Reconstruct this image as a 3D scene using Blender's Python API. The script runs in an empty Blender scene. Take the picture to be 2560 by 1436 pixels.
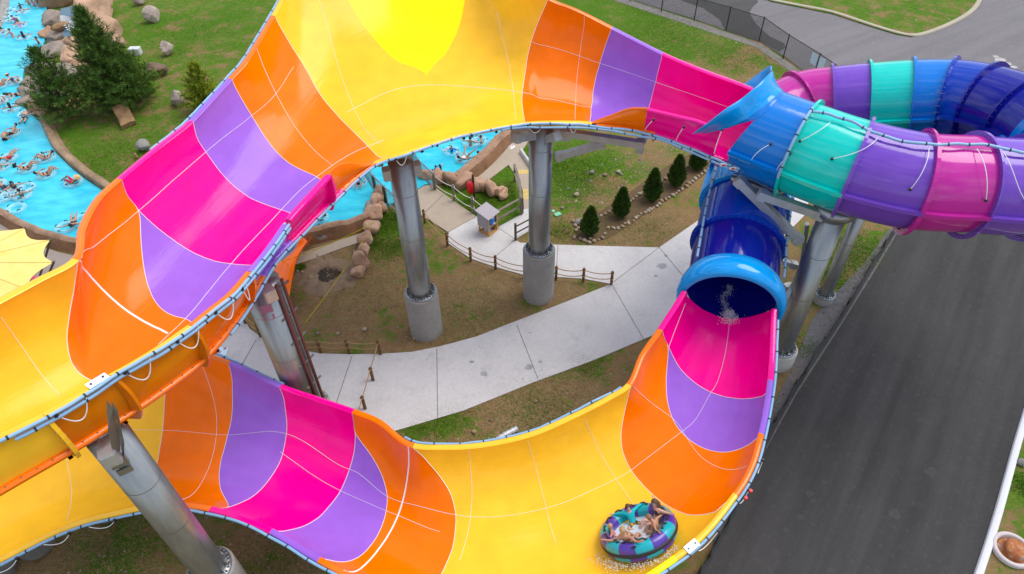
import bpy, math, random
import numpy as np
from mathutils import Vector, Matrix

R = math.radians
sc = bpy.context.scene
col = sc.collection
rnd = random.Random(7)

# ------------------------------------------------------------------ camera
# a drone 26 m above the ground, 24 mm lens, tilted 45 degrees down
CAM_H, FPX, CX, CY = 26.0, 1705.0, 1280.0, 718.0
_d = np.array([1320.0 - CX, 2450.0 - CY, FPX]); _d /= np.linalg.norm(_d)
_up = -_d
_f = np.array([0, 0, 1.0]); _Y = _f - _up * (_f @ _up); _Y /= np.linalg.norm(_Y)
_X = np.cross(_Y, _up)
if _X[0] < 0: _X = -_X
RW = np.array([_X, _Y, _up])
CAM = np.array([0, 0, CAM_H])
cd = bpy.data.cameras.new('camera'); cam = bpy.data.objects.new('camera', cd); col.objects.link(cam)
cd.sensor_width = 36.0; cd.lens = 36.0 * FPX / 2560.0; cd.clip_end = 3000
m = Matrix.Identity(4)
for i in range(3):
    m[i][0] = RW[i][0]; m[i][1] = -RW[i][1]; m[i][2] = -RW[i][2]
m[2][3] = CAM_H
cam.matrix_world = m
sc.camera = cam

# ------------------------------------------------------------------ sky, sun, exposure
SUN_EL, SUN_AZ = R(62), R(62)          # azimuth measured from +Y towards +X
sc.view_settings.view_transform = 'Standard'; sc.view_settings.look = 'None'
sc.view_settings.exposure = 0.76; sc.view_settings.gamma = 1.0
w = bpy.data.worlds.new('World'); sc.world = w; w.use_nodes = True
nt = w.node_tree; nt.nodes.clear()
def wn(t, **k):
    n = nt.nodes.new(t)
    for a, b in k.items(): setattr(n, a, b)
    return n
sky = wn('ShaderNodeTexSky', sky_type='NISHITA', sun_disc=False, sun_elevation=SUN_EL, sun_rotation=SUN_AZ, air_density=1.0, dust_density=1.5)
tc = wn('ShaderNodeTexCoord')
mp = wn('ShaderNodeMapping'); mp.inputs['Scale'].default_value = (1.6, 1.6, 3.2)
nz = wn('ShaderNodeTexNoise'); nz.inputs['Scale'].default_value = 2.4; nz.inputs['Detail'].default_value = 9; nz.inputs['Roughness'].default_value = .58
rp = wn('ShaderNodeValToRGB'); rp.color_ramp.elements[0].position = .43; rp.color_ramp.elements[1].position = .60
mx = wn('ShaderNodeMixRGB'); mx.inputs[2].default_value = (6.6, 6.8, 7.1, 1)
bg = wn('ShaderNodeBackground'); bg.inputs[1].default_value = .12
out = wn('ShaderNodeOutputWorld')
L = nt.links.new
nz2 = wn('ShaderNodeTexNoise'); nz2.inputs['Scale'].default_value = 5.5; nz2.inputs['Detail'].default_value = 10; nz2.inputs['Roughness'].default_value = .62
rp2 = wn('ShaderNodeValToRGB'); rp2.color_ramp.elements[0].position = .38; rp2.color_ramp.elements[0].color = (3.9, 4.1, 4.4, 1); rp2.color_ramp.elements[1].position = .66; rp2.color_ramp.elements[1].color = (10.2, 10.2, 10.2, 1)
L(mp.outputs[0], nz2.inputs['Vector']); L(nz2.outputs['Fac'], rp2.inputs[0]); L(rp2.outputs[0], mx.inputs[2])
L(tc.outputs['Generated'], mp.inputs[0]); L(mp.outputs[0], nz.inputs['Vector']); L(nz.outputs['Fac'], rp.inputs[0])
L(rp.outputs[0], mx.inputs[0]); L(sky.outputs[0], mx.inputs[1]); L(mx.outputs[0], bg.inputs[0]); L(bg.outputs[0], out.inputs[0])
sl = bpy.data.lights.new('sun', 'SUN'); sl.energy = 1.5; sl.angle = R(38); sl.color = (1, .95, .87)
so = bpy.data.objects.new('sun', sl); col.objects.link(so)
sd = Vector((math.sin(SUN_AZ) * math.cos(SUN_EL), math.cos(SUN_AZ) * math.cos(SUN_EL), math.sin(SUN_EL)))
so.rotation_euler = sd.to_track_quat('Z', 'Y').to_euler()

# ------------------------------------------------------------------ helpers: survey points
def ray(px, py): return RW @ np.array([px - CX, py - CY, FPX])
def at(px, py, z=0.0):
    """world point at height z seen at photograph pixel (px, py)"""
    r = ray(px, py); return CAM + r * ((z - CAM_H) / r[2])
def proj(P):
    c = (np.asarray(P, float) - CAM) @ RW
    return np.stack([CX + FPX * c[..., 0] / c[..., 2], CY + FPX * c[..., 1] / c[..., 2]], -1)
def up_at(base, px, py):
    """height at pixel (px,py) on the vertical line through ground point base"""
    r = ray(px, py); return CAM_H + r[2] * math.hypot(base[0], base[1]) / math.hypot(r[0], r[1])
def V(*a): return np.array(a, float)
def unit(v): return v / (np.linalg.norm(v) + 1e-12)
def crom(P, n):
    """Catmull-Rom through the rows of P, n samples per span"""
    P = np.asarray(P, float)
    if len(P) < 3:
        u = np.linspace(0, 1, n + 1)[:, None]; return P[0] * (1 - u) + P[-1] * u
    Q = np.vstack([2 * P[0] - P[1], P, 2 * P[-1] - P[-2]])
    o = []
    for i in range(1, len(Q) - 2):
        for k in range(n):
            t = k / n; a, b, c, d = Q[i - 1], Q[i], Q[i + 1], Q[i + 2]
            o.append(.5 * (2 * b + (c - a) * t + (2 * a - 5 * b + 4 * c - d) * t * t + (3 * b - a - 3 * c + d) * t ** 3))
    o.append(P[-1]); return np.array(o)
def crom_at(P, s):
    P = np.asarray(P, float); s = np.clip(np.asarray(s, float), 0, len(P) - 1 - 1e-9)
    Q = np.concatenate([[2 * P[0] - P[1]], P, [2 * P[-1] - P[-2]]])
    i = s.astype(int); t = (s - i)
    if P.ndim > 1: t = t[..., None]
    a, b, c, d = Q[i], Q[i + 1], Q[i + 2], Q[i + 3]
    return .5 * (2 * b + (c - a) * t + (2 * a - 5 * b + 4 * c - d) * t * t + (3 * b - a - 3 * c + d) * t ** 3)

# ------------------------------------------------------------------ helpers: objects
ORG = {}
def tag(o, label=None, cat=None, group=None, kind=None):
    if label: o['label'] = label
    if cat: o['category'] = cat
    if group: o['group'] = group
    if kind: o['kind'] = kind
    return o
def empty(name, loc, label, cat, group=None, rz=0.0):
    o = bpy.data.objects.new(name, None); col.objects.link(o); o.empty_display_size = .2
    o.location = [float(x) for x in loc]; o.rotation_euler[2] = rz
    ORG[o.name] = np.array(loc, float)
    return tag(o, label, cat, group)
def children(o): return list(o.children)
def copy_tree(o, parent=None):
    c = o.copy(); col.objects.link(c); c.parent = parent
    for ch in children(o): copy_tree(ch, c)
    return c

class MB:
    """collects geometry for one mesh object"""
    def __init__(s): s.v = []; s.f = []; s.m = []; s.n = 0; s.uv = []; s.sm = []
    def add(s, verts, faces, mat=0, uv=None, smooth=True):
        verts = np.asarray(verts, float).reshape(-1, 3)
        s.v.append(verts); o = s.n; s.n += len(verts)
        for f in faces: s.f.append([i + o for i in f]); s.m.append(mat); s.sm.append(smooth)
        s.uv.append(np.asarray(uv, float).reshape(-1, 2) if uv is not None else np.zeros((len(verts), 2)))
        return s
    def grid(s, P, mat=0, uv=None, flip=False, wrap=False, smooth=True):
        a, b = P.shape[:2]; V_ = P.reshape(-1, 3); fs = []
        for i in range(a - 1):
            for j in range(b if wrap else b - 1):
                j2 = (j + 1) % b
                q = [i * b + j, (i + 1) * b + j, (i + 1) * b + j2, i * b + j2]
                A = V_[q]
                if np.linalg.norm(np.cross(A[2] - A[0], A[3] - A[1])) < 2e-6: continue
                fs.append(q[::-1] if flip else q)
        return s.add(V_, fs, mat, uv, smooth)
    def box(s, c, size, rot=None, mat=0, bev=0.0):
        c = np.asarray(c, float); h = np.asarray(size, float) / 2
        if bev <= 0:
            p = np.array([[x, y, z] for x in (-1, 1) for y in (-1, 1) for z in (-1, 1)]) * h
            fs = [(0, 1, 3, 2), (4, 6, 7, 5), (0, 4, 5, 1), (2, 3, 7, 6), (0, 2, 6, 4), (1, 5, 7, 3)]
            if rot is not None: p = p @ np.asarray(rot).T
            return s.add(p + c, fs, mat, smooth=False)
        b = min(bev, h.min() * .9); ring = []
        for z, k in ((-h[2], b), (-h[2] + b, 0), (h[2] - b, 0), (h[2], b)):
            X, Y = h[0] - k, h[1] - k; q = b
            ring.append([[X - q, -Y, z], [X, -Y + q, z], [X, Y - q, z], [X - q, Y, z], [-X + q, Y, z], [-X, Y - q, z], [-X, -Y + q, z], [-X + q, -Y, z]])
        p = np.array(ring).reshape(-1, 3); fs = [tuple(range(7, -1, -1)), tuple(range(24, 32))]
        for i in range(3):
            for j in range(8): fs.append((i * 8 + j, i * 8 + (j + 1) % 8, (i + 1) * 8 + (j + 1) % 8, (i + 1) * 8 + j))
        if rot is not None: p = p @ np.asarray(rot).T
        return s.add(p + c, fs, mat, smooth=False)
    def beam(s, p0, p1, w, h, mat=0, upv=(0, 0, 1)):
        p0 = np.asarray(p0, float); p1 = np.asarray(p1, float); x = unit(p1 - p0)
        u = np.asarray(upv, float); y = np.cross(u, x)
        if np.linalg.norm(y) < 1e-3: y = np.cross((0, 1, 0), x)
        y = unit(y); z = np.cross(x, y)
        return s.box((p0 + p1) / 2, (np.linalg.norm(p1 - p0), w, h), np.stack([x, y, z], 1), mat)
    def tube(s, path, r, n=10, mat=0, caps=True, closed=False):
        path = np.asarray(path, float); k = len(path)
        r = np.broadcast_to(np.asarray(r, float), (k,))
        if closed: T = np.roll(path, -1, 0) - np.roll(path, 1, 0)
        else: T = np.gradient(path, axis=0)
        T = T / (np.linalg.norm(T, axis=1)[:, None] + 1e-12)
        ref = V(0, 0, 1) if abs(T[0][2]) < .9 else V(1, 0, 0)
        N = unit(np.cross(T[0], ref)); rings = []
        for i in range(k):
            N = unit(N - T[i] * (N @ T[i])); B = np.cross(T[i], N)
            a = np.linspace(0, 2 * np.pi, n, endpoint=False)
            rings.append(path[i] + r[i] * (np.cos(a)[:, None] * N + np.sin(a)[:, None] * B))
        P = np.array(rings)
        if closed: P = np.concatenate([P, P[:1]])
        s.grid(P, mat, wrap=True)
        if caps and not closed:
            o = s.n; s.add(np.vstack([rings[0], rings[-1]]), [tuple(range(n - 1, -1, -1)), tuple(range(n, 2 * n))], mat, smooth=False)
        return s
    def cyl(s, p0, p1, r0, r1=None, n=16, mat=0, caps=True):
        return s.tube(np.array([p0, p1], float), np.array([r0, r0 if r1 is None else r1]), n, mat, caps)
    def lathe(s, prof, c, n=24, mat=0, axis=None):
        prof = np.asarray(prof, float); a = np.linspace(0, 2 * np.pi, n, endpoint=False)
        P = np.stack([prof[:, 0][:, None] * np.cos(a), prof[:, 0][:, None] * np.sin(a), np.broadcast_to(prof[:, 1][:, None], (len(prof), n))], -1)
        if axis is not None: P = P @ np.asarray(axis).T
        return s.grid(P + np.asarray(c, float), mat, wrap=True)
    def blob(s, c, r, seed=0, n=10, rough=.25, jag=.0, rot=0.0, mat=0, facet=False):
        """an uneven stone-like lump"""
        g = np.random.RandomState(seed); c = np.asarray(c, float); r = np.broadcast_to(np.asarray(r, float), (3,))
        th = np.linspace(0, np.pi, n); ph = np.linspace(0, 2 * np.pi, 2 * n, endpoint=False)
        D = np.stack([np.sin(th)[:, None] * np.cos(ph), np.sin(th)[:, None] * np.sin(ph), np.broadcast_to(np.cos(th)[:, None], (n, 2 * n))], -1)
        k = g.randn(17, 3); k /= np.linalg.norm(k, axis=1)[:, None]; h = .60 + .32 * g.rand(17)
        rad = np.ones(D.shape[:2])
        for q, hh in zip(k, h):
            d = D @ q; rad = np.minimum(rad, np.where(d > .05, hh / np.maximum(d, .05), 9))
        rad = 1 + (rad - 1) * (rough / .25)
        rad = rad * (1 + jag * g.randn(*rad.shape)) if jag else rad; rad[0] = rad[0].mean(); rad[-1] = rad[-1].mean()
        P = D * rad[..., None] * r
        if rot: P = P @ np.array([[math.cos(rot), math.sin(rot), 0], [-math.sin(rot), math.cos(rot), 0], [0, 0, 1]])
        return s.grid(P + c, mat, wrap=True, flip=True, smooth=not facet)
    def build(s, name, mats, parent=None, org=None):
        me = bpy.data.meshes.new(name)
        v = np.vstack(s.v) if s.v else np.zeros((0, 3))
        if org is None: org = ORG.get(parent.name, np.zeros(3)) if parent else np.zeros(3)
        v = v - org
        me.from_pydata(v.tolist(), [], s.f)
        if not isinstance(mats, (list, tuple)): mats = [mats]
        for q in mats: me.materials.append(q)
        me.polygons.foreach_set('material_index', s.m)
        me.polygons.foreach_set('use_smooth', s.sm)
        uv = np.vstack(s.uv)
        if np.abs(uv).sum() > 0:
            ul = me.uv_layers.new(name='UVMap'); li = np.zeros(len(me.loops), int); me.loops.foreach_get('vertex_index', li)
            ul.data.foreach_set('uv', uv[li].ravel())
        me.validate(); me.update()
        o = bpy.data.objects.new(name, me); col.objects.link(o)
        if parent: o.parent = parent; ORG[o.name] = org
        elif np.any(org): o.location = [float(q) for q in org]; ORG[o.name] = org
        return o

# ------------------------------------------------------------------ materials
MATS = {}
def srgb(*c): return tuple(((x / 255) / 12.92 if x <= 10 else ((x / 255 + .055) / 1.055) ** 2.4) for x in c)
class NB:
    def __init__(s, name):
        s.m = bpy.data.materials.new(name); s.m.use_nodes = True; s.t = s.m.node_tree; s.p = s.t.nodes['Principled BSDF']
    def n(s, t, ins=None, **k):
        o = s.t.nodes.new(t)
        for a, b in k.items(): setattr(o, a, b)
        for a, b in (ins or {}).items():
            if hasattr(b, 'is_output') or isinstance(b, bpy.types.NodeSocket): s.t.links.new(b, o.inputs[a])
            else: o.inputs[a].default_value = b
        return o
    def link(s, a, b): s.t.links.new(a, b)
    def noise(s, vec, scale, detail=4, rough=.55): return s.n('ShaderNodeTexNoise', {'Vector': vec, 'Scale': scale, 'Detail': detail, 'Roughness': rough}).outputs['Fac']
    def ramp(s, fac, stops):
        r = s.n('ShaderNodeValToRGB', {'Fac': fac}); e = r.color_ramp.elements
        while len(e) < len(stops): e.new(.5)
        for q, (p, c) in zip(e, stops): q.position = p; q.color = (*c, 1) if len(c) == 3 else c
        return r.outputs[0]
    def mix(s, fac, a, b):
        x = s.n('ShaderNodeMixRGB')
        for i, q in ((0, fac), (1, a), (2, b)):
            if isinstance(q, bpy.types.NodeSocket): s.link(q, x.inputs[i])
            else: x.inputs[i].default_value = q if i == 0 else (*q, 1)
        return x.outputs[0]
    def bump(s, h, strength=.3, dist=.02):
        b = s.n('ShaderNodeBump', {'Height': h, 'Strength': strength, 'Distance': dist}); s.link(b.outputs[0], s.p.inputs['Normal'])
def plain(name, c, rough=.6, metal=0.0, var=.12, scale=6.0, bump=0.0, coat=0.0, spec=.5, bscale=None):
    """one colour with slight mottling"""
    if name in MATS: return MATS[name]
    b = NB(name); o = b.n('ShaderNodeTexCoord').outputs['Object']
    f = b.noise(o, scale, 5)
    b.link(b.ramp(f, [(.3, tuple(x * (1 - var) for x in c)), (.7, tuple(min(1, x * (1 + var)) for x in c))]), b.p.inputs['Base Color'])
    b.p.inputs['Roughness'].default_value = rough; b.p.inputs['Metallic'].default_value = metal
    b.p.inputs['Coat Weight'].default_value = coat; b.p.inputs['Specular IOR Level'].default_value = spec
    if bump: b.bump(b.noise(o, bscale or scale * 6, 6), bump, .02)
    MATS[name] = b.m; return b.m
def fibreglass(name, c, wet=True, rough=.085):
    """glossy coloured gel coat; the inside of the slide carries a thin film of running water"""
    if name in MATS: return MATS[name]
    b = NB(name); t = b.n('ShaderNodeTexCoord'); uv = t.outputs['UV']; o = t.outputs['Object']
    f = b.noise(o, 1.3, 5)
    b.link(b.ramp(f, [(.25, tuple(x * .9 for x in c)), (.75, tuple(min(1, x * 1.06) for x in c))]), b.p.inputs['Base Color'])
    b.p.inputs['Specular IOR Level'].default_value = .17 if wet else .40
    b.p.inputs['Coat Weight'].default_value = 0.0; b.p.inputs['Coat Roughness'].default_value = .04
    mpn = b.n('ShaderNodeMapping', {'Vector': uv}); mpn.inputs['Scale'].default_value = (.9, 7.0, 1)
    st = b.noise(mpn.outputs[0], 1.0, 6, .6)
    b.link(b.ramp(st, [(.35, (rough * .6,) * 3), (.7, (rough * 2.1,) * 3)]), b.p.inputs['Roughness'])
    if wet:
        m2 = b.n('ShaderNodeMapping', {'Vector': uv}); m2.inputs['Scale'].default_value = (3.0, 9.0, 1)
        m3 = b.n('ShaderNodeMapping', {'Vector': uv}); m3.inputs['Scale'].default_value = (.45, 4.2, 1)
        h = b.n('ShaderNodeMath', {0: b.n('ShaderNodeMath', {0: b.noise(m3.outputs[0], 1.0, 4, .55), 1: 2.6}, operation='MULTIPLY').outputs[0], 1: b.noise(m2.outputs[0], 1.0, 5, .6)}, operation='ADD').outputs[0]
        b.bump(h, .14, .03)
    else:
        b.bump(b.noise(o, 2.0, 2), .05, .05)
    MATS[name] = b.m; return b.m
YEL = srgb(246, 190, 46); ORA = srgb(242, 114, 0); PNK = srgb(252, 0, 144); PUR = srgb(150, 98, 208); BRY = srgb(255, 244, 0)
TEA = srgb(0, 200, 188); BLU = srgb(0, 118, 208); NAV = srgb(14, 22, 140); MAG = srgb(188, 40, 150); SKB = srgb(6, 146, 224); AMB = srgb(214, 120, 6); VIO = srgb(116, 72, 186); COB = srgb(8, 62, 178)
COLS = {'yellow': YEL, 'orange': ORA, 'pink': PNK, 'purple': PUR, 'bright_yellow': BRY, 'teal': TEA, 'blue': BLU, 'navy': NAV, 'magenta': MAG, 'sky_blue': SKB, 'amber': AMB, 'violet': VIO, 'cobalt': COB}
def FG(n, wet=True): return fibreglass(('wet_' if wet else 'dry_') + n + '_fibreglass', COLS[n], wet)
def galv():
    if 'galvanised_steel' in MATS: return MATS['galvanised_steel']
    b = NB('galvanised_steel'); o = b.n('ShaderNodeTexCoord').outputs['Object']
    m_ = b.n('ShaderNodeMapping', {'Vector': o}); m_.inputs['Scale'].default_value = (3, 3, .5)
    f = b.noise(m_.outputs[0], 1.6, 6, .6); f2 = b.noise(m_.outputs[0], 2.6, 3)
    b.link(b.mix(.35, b.ramp(f, [(.3, (.25, .262, .268)), (.7, (.36, .373, .378))]), b.ramp(f2, [(.35, (.26, .272, .278)), (.65, (.35, .363, .368))])), b.p.inputs['Base Color'])
    b.p.inputs['Metallic'].default_value = .78
    b.link(b.ramp(f2, [(.3, (.30,) * 3), (.7, (.38,) * 3)]), b.p.inputs['Roughness'])
    MATS['galvanised_steel'] = b.m; return b.m
WHITE = plain('white_sealant', (.82, .82, .80), .5, var=.03)
BLACK = plain('black_rubber', (.015, .015, .017), .55, var=.2)
PIPE = plain('pale_blue_pipe', srgb(132, 172, 208), .38, var=.05)
HOSE = plain('white_hose', (.78, .80, .80), .4, var=.04)
STEEL = galv()
# ================================================================== THE SLIDE
slide = empty('water_slide', (0, 20, 0), 'huge open raft slide banded yellow, orange, purple and pink, with blue tubes at one end', 'water slide')

class Trough:
    """open flume swept between a far rim A and a near rim B; s runs along it, t across it from A (0) to B (1)"""
    def __init__(q, st):
        q.A = np.array([at(a[0], a[1], a[2]) for a, b, g, th in st]); q.B = np.array([at(b[0], b[1], b[2]) for a, b, g, th in st])
        q.g = np.array([x[2] for x in st], float); q.th = np.radians([x[3] for x in st]); q.n = len(st) - 1
        S = np.linspace(0, q.n, 90 * 10 + 1); T = np.linspace(0, 1, 161)
        q.S, q.T = S, T; SS, TT = np.meshgrid(S, T, indexing='ij'); P = q.pt(SS, TT); q.pix = proj(P); q.dep = np.linalg.norm(P - CAM, axis=-1)
    def frame(q, s):
        A = crom_at(q.A, s); B = crom_at(q.B, s); e = 1.1
        M1 = (crom_at(q.A, s + e) + crom_at(q.B, s + e)) / 2; M0 = (crom_at(q.A, s - e) + crom_at(q.B, s - e)) / 2
        Tn = M1 - M0; Tn = Tn / (np.linalg.norm(Tn, axis=-1, keepdims=True) + 1e-9)
        D = B - A; N = np.cross(Tn, D); N = N / (np.linalg.norm(N, axis=-1, keepdims=True) + 1e-9)
        N = np.where(N[..., 2:3] > 0, -N, N)
        return A, B, Tn, N
    def pt(q, s, t):
        A, B, Tn, N = q.frame(s); g = crom_at(q.g, s); th = crom_at(q.th, s)
        u = th * (2 * t - 1)
        x = (np.sin(u) / np.sin(th) + 1) / 2; y = (np.cos(u) - np.cos(th)) / (1 - np.cos(th)) * g
        return A + (B - A) * x[..., None] + N * y[..., None]
    def st(q, px, py):
        d = (q.pix[..., 0] - px) ** 2 + (q.pix[..., 1] - py) ** 2
        mn = d.min(); c = np.where(d <= mn + 9, q.dep, 1e9); i = np.unravel_index(np.argmin(c + d * .01), d.shape)
        return q.S[i[0]], q.T[i[1]]
    def curve(q, poly, n=10):
        P = crom(np.array(poly, float), n); return np.array([q.st(*p) for p in P])
    def bound(q, poly):
        """s as a function of t along a panel edge"""
        c = q.curve(poly); o = np.argsort(c[:, 1], kind='stable'); t = c[o, 1]; s = c[o, 0]
        tt = np.linspace(0, 1, 97); ss = np.interp(tt, t, s)
        k = np.ones(7) / 7; sp = np.concatenate([np.full(3, ss[0]), ss, np.full(3, ss[-1])]); return np.convolve(sp, k, 'valid')

TT = np.linspace(0, 1, 97)
def nrm(P):
    a = np.gradient(P, axis=0); b = np.gradient(P, axis=1); n = np.cross(a, b)
    return n / (np.linalg.norm(n, axis=-1, keepdims=True) + 1e-9)
def panel(tr, s0, s1, cin, cout=None, name='flume_panel', label=None):
    """one moulded panel: inner face, outer face 6 cm behind it, closed edges"""
    s1 = np.maximum(s1, s0); L_ = np.linalg.norm(tr.pt(s1, TT) - tr.pt(s0, TT), axis=-1).max(); ns = max(4, int(L_ / .22))
    u = np.linspace(0, 1, ns + 1)[:, None]; S = s0 * (1 - u) + s1 * u; T = np.broadcast_to(TT, S.shape)
    P = tr.pt(S, T); A, B, Tn, N = tr.frame(S)
    e = .02; Pu = tr.pt(S + e, T) - tr.pt(S - e, T); Pv = tr.pt(S, np.clip(T + .01, 0, 1)) - tr.pt(S, np.clip(T - .01, 0, 1))
    n = np.cross(Pu, Pv); n /= np.linalg.norm(n, axis=-1, keepdims=True) + 1e-9
    n = np.where((n * N).sum(-1, keepdims=True) < 0, -n, n)       # pointing out of the flume
    Q = P + n * .06
    mid = tr.pt(S, np.full_like(S, .5)); ds = np.linalg.norm(np.diff(mid, axis=0), axis=-1).mean(1)
    base = 1.7 * S; wid = np.linalg.norm(np.diff(P, axis=1), axis=-1).sum(1).mean()
    UV = np.stack([base, T * wid], -1)
    mb = MB(); fl = ((np.cross(P[1, 48] - P[0, 48], P[0, 50] - P[0, 48]) * n[0, 48]).sum() > 0)
    mb.grid(P, 0, UV.reshape(-1, 2), flip=fl); mb.grid(Q, 1, flip=not fl)
    for a, b in ((P[0], Q[0]), (P[-1], Q[-1]), (P[:, 0], Q[:, 0]), (P[:, -1], Q[:, -1])): mb.grid(np.stack([a, b]), 1)
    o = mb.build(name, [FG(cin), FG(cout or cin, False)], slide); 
    if label: o['label'] = label
    return o
def ribbon(tr, c, wdt, parent, name='seam', lift=.012, mat=None):
    """a sealant line following (s,t) points on the inside of the flume"""
    c = np.asarray(c); S, T = c[:, 0], c[:, 1]; P = tr.pt(S, T); A, B, Tn, N = tr.frame(S)
    e = .02; n = np.cross(tr.pt(S + e, T) - tr.pt(S - e, T), tr.pt(S, np.clip(T + .01, 0, 1)) - tr.pt(S, np.clip(T - .01, 0, 1))); n /= np.linalg.norm(n, axis=-1, keepdims=True) + 1e-9
    n = np.where((n * N).sum(-1, keepdims=True) > 0, -n, n)
    k = np.concatenate([[True], np.linalg.norm(np.diff(P, axis=0), axis=-1) > .02]); P = P[k]; n = n[k]
    if len(P) < 3: return None
    T_ = np.gradient(P, axis=0); sd_ = np.cross(T_, n); sd_ /= np.linalg.norm(sd_, axis=-1, keepdims=True) + 1e-9
    P = P + n * lift
    mb = MB(); mb.grid(np.stack([P - sd_ * wdt / 2 - n * lift, P - sd_ * wdt * .3, P + sd_ * wdt * .3, P + sd_ * wdt / 2 - n * lift])); return mb.build(name, mat or WHITE, parent)

# ---- upper flume: far rim / near bolted flange (pixel, height), sag, half angle
UP = Trough([
 ((-420, 990, 13.8), (-420, 1455, 12.2), 1.7, 78), ((-150, 842, 13.7), (-120, 1285, 12.0), 1.7, 78), ((0, 760, 13.6), (45, 1190, 11.9), 1.7, 78),
 ((100, 706, 13.5), (160, 1125, 11.8), 1.7, 76), ((197, 650, 13.4), (263, 1063, 11.7), 1.8, 74), ((214, 572, 13.3), (340, 1015, 11.6), 1.8, 72),
 ((250, 503, 13.2), (420, 958, 11.5), 1.9, 72), ((305, 450, 13.1), (500, 893, 11.4), 1.9, 72), ((395, 375, 13.0), (590, 785, 11.3), 1.9, 72), ((478, 310, 13.0), (672, 655, 11.2), 1.9, 72),
 ((540, 245, 13.1), (750, 572, 11.2), 1.9, 72), ((582, 198, 13.2), (815, 507, 11.2), 1.8, 70), ((625, 148, 13.4), (868, 455, 11.3), 1.8, 68), ((688, 42, 13.8), (930, 408, 11.4), 1.8, 64),
 ((735, -40, 14.3), (1000, 383, 11.5), 1.8, 60), ((810, -110, 14.9), (1080, 355, 11.5), 1.8, 58), ((920, -165, 15.3), (1150, 333, 11.5), 1.8, 58), ((1040, -180, 15.4), (1210, 322, 11.5), 1.8, 58),
 ((1170, -150, 15.2), (1265, 313, 11.4), 1.8, 58), ((1285, -62, 14.8), (1315, 306, 11.3), 1.8, 58), ((1368, -2, 14.2), (1366, 303, 11.2), 1.8, 60), ((1445, 30, 13.6), (1424, 303, 11.1), 1.7, 62),
 ((1528, 73, 13.0), (1482, 306, 11.0), 1.7, 66), ((1655, 138, 12.5), (1640, 331, 10.9), 1.6, 70), ((1760, 182, 12.3), (1725, 361, 10.8), 1.6, 74), ((1850, 215, 12.2), (1798, 392, 10.7), 1.6, 76), ((1950, 256, 12.1), (1858, 415, 10.6), 1.6, 78)])
UB = {
 'end0': [(-420, 990), (-420, 1455)],
 'y_o': [(197, 650), (184, 730), (171, 810), (168, 855), (178, 905), (200, 935), (236, 955), (250, 964)],
 'o_p': [(305, 450), (318, 490), (348, 527), (352, 600), (360, 670), (375, 730), (398, 768), (430, 788), (476, 798)],
 'p_k': [(305, 450), (318, 490), (348, 527), (385, 562), (440, 605), (500, 640), (560, 657), (630, 663)],
 'k_p': [(485, 310), (493, 345), (515, 380), (560, 440), (610, 485), (660, 510), (712, 526), (740, 540)],
 'p_o': [(580, 200), (600, 240), (630, 290), (675, 360), (715, 402), (755, 425), (790, 440)],
 'o_y': [(688, 42), (720, 100), (755, 155), (800, 235), (850, 295), (905, 350), (942, 388)],
 'ov0': [(845, -60), (868, -5), (905, 55), (955, 118), (1010, 162), (1062, 177), (1080, 250), (1098, 345)],
 'ov1': [(1185, -60), (1163, -5), (1150, 58), (1125, 115), (1095, 160), (1064, 178), (1080, 250), (1098, 345)],
 'y_o2': [(1370, 0), (1345, 55), (1322, 125), (1309, 205), (1305, 255), (1312, 302)],
 'o_p2': [(1528, 73), (1505, 140), (1488, 205), (1479, 265), (1476, 303)],
 'p_k2': [(1655, 138), (1641, 195), (1627, 250), (1618, 290), (1625, 325)],
 'end1': [(1950, 256), (1900, 310), (1858, 415)]}
ub = {k: UP.bound(v) for k, v in UB.items()}
ub['end0'][:] = 0; ub['end1'][:] = UP.n - .02
ub['p_k'] = np.maximum(ub['p_k'], ub['o_p']); ub['ov1'] = np.maximum(ub['ov1'], ub['ov0'])
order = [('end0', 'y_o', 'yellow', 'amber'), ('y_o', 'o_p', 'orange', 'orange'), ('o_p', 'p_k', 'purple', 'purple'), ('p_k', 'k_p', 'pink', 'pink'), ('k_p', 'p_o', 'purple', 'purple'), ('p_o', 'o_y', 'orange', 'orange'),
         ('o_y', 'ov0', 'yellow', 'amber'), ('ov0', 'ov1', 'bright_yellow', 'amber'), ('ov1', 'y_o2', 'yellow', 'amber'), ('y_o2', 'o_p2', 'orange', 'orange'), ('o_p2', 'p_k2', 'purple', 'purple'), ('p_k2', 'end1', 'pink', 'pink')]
NAMES = {'yellow': 'golden yellow flume panel', 'orange': 'orange flume panel', 'purple': 'purple flume panel', 'pink': 'hot pink flume panel', 'bright_yellow': 'bright lemon yellow oval panel'}
def run(tr, bd, order):
    for a, b, ci, co in order:
        o = panel(tr, bd[a], bd[b], ci, co, label=NAMES[ci])
        if not b.startswith('end') and not b.startswith('ov'): ribbon(tr, np.stack([bd[b], TT], 1), .020, o)
    return
run(UP, ub, order)
def seams(tr, polys, parent, w=.035):
    for p in polys:
        c = tr.curve(p, 12); k = 9
        for j in (0, 1):
            q = np.concatenate([2 * c[0, j] - c[k // 2:0:-1, j], c[:, j], 2 * c[-1, j] - c[-2:-k // 2 - 1:-1, j]]); c[:, j] = np.convolve(q, np.ones(k) / k, 'valid')[:len(c)]
        ribbon(tr, c, w, parent)
def lines(tr, ts, s0, s1, w=.028):
    for t in ts: ribbon(tr, np.stack([np.linspace(s0, s1, int((s1 - s0) * 10)), np.full(int((s1 - s0) * 10), t)], 1), w, slide, 'seam')
seams(UP, [[(197, 650), (225, 688), (265, 732), (315, 775), (372, 810), (420, 832)]], slide, .07)
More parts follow.
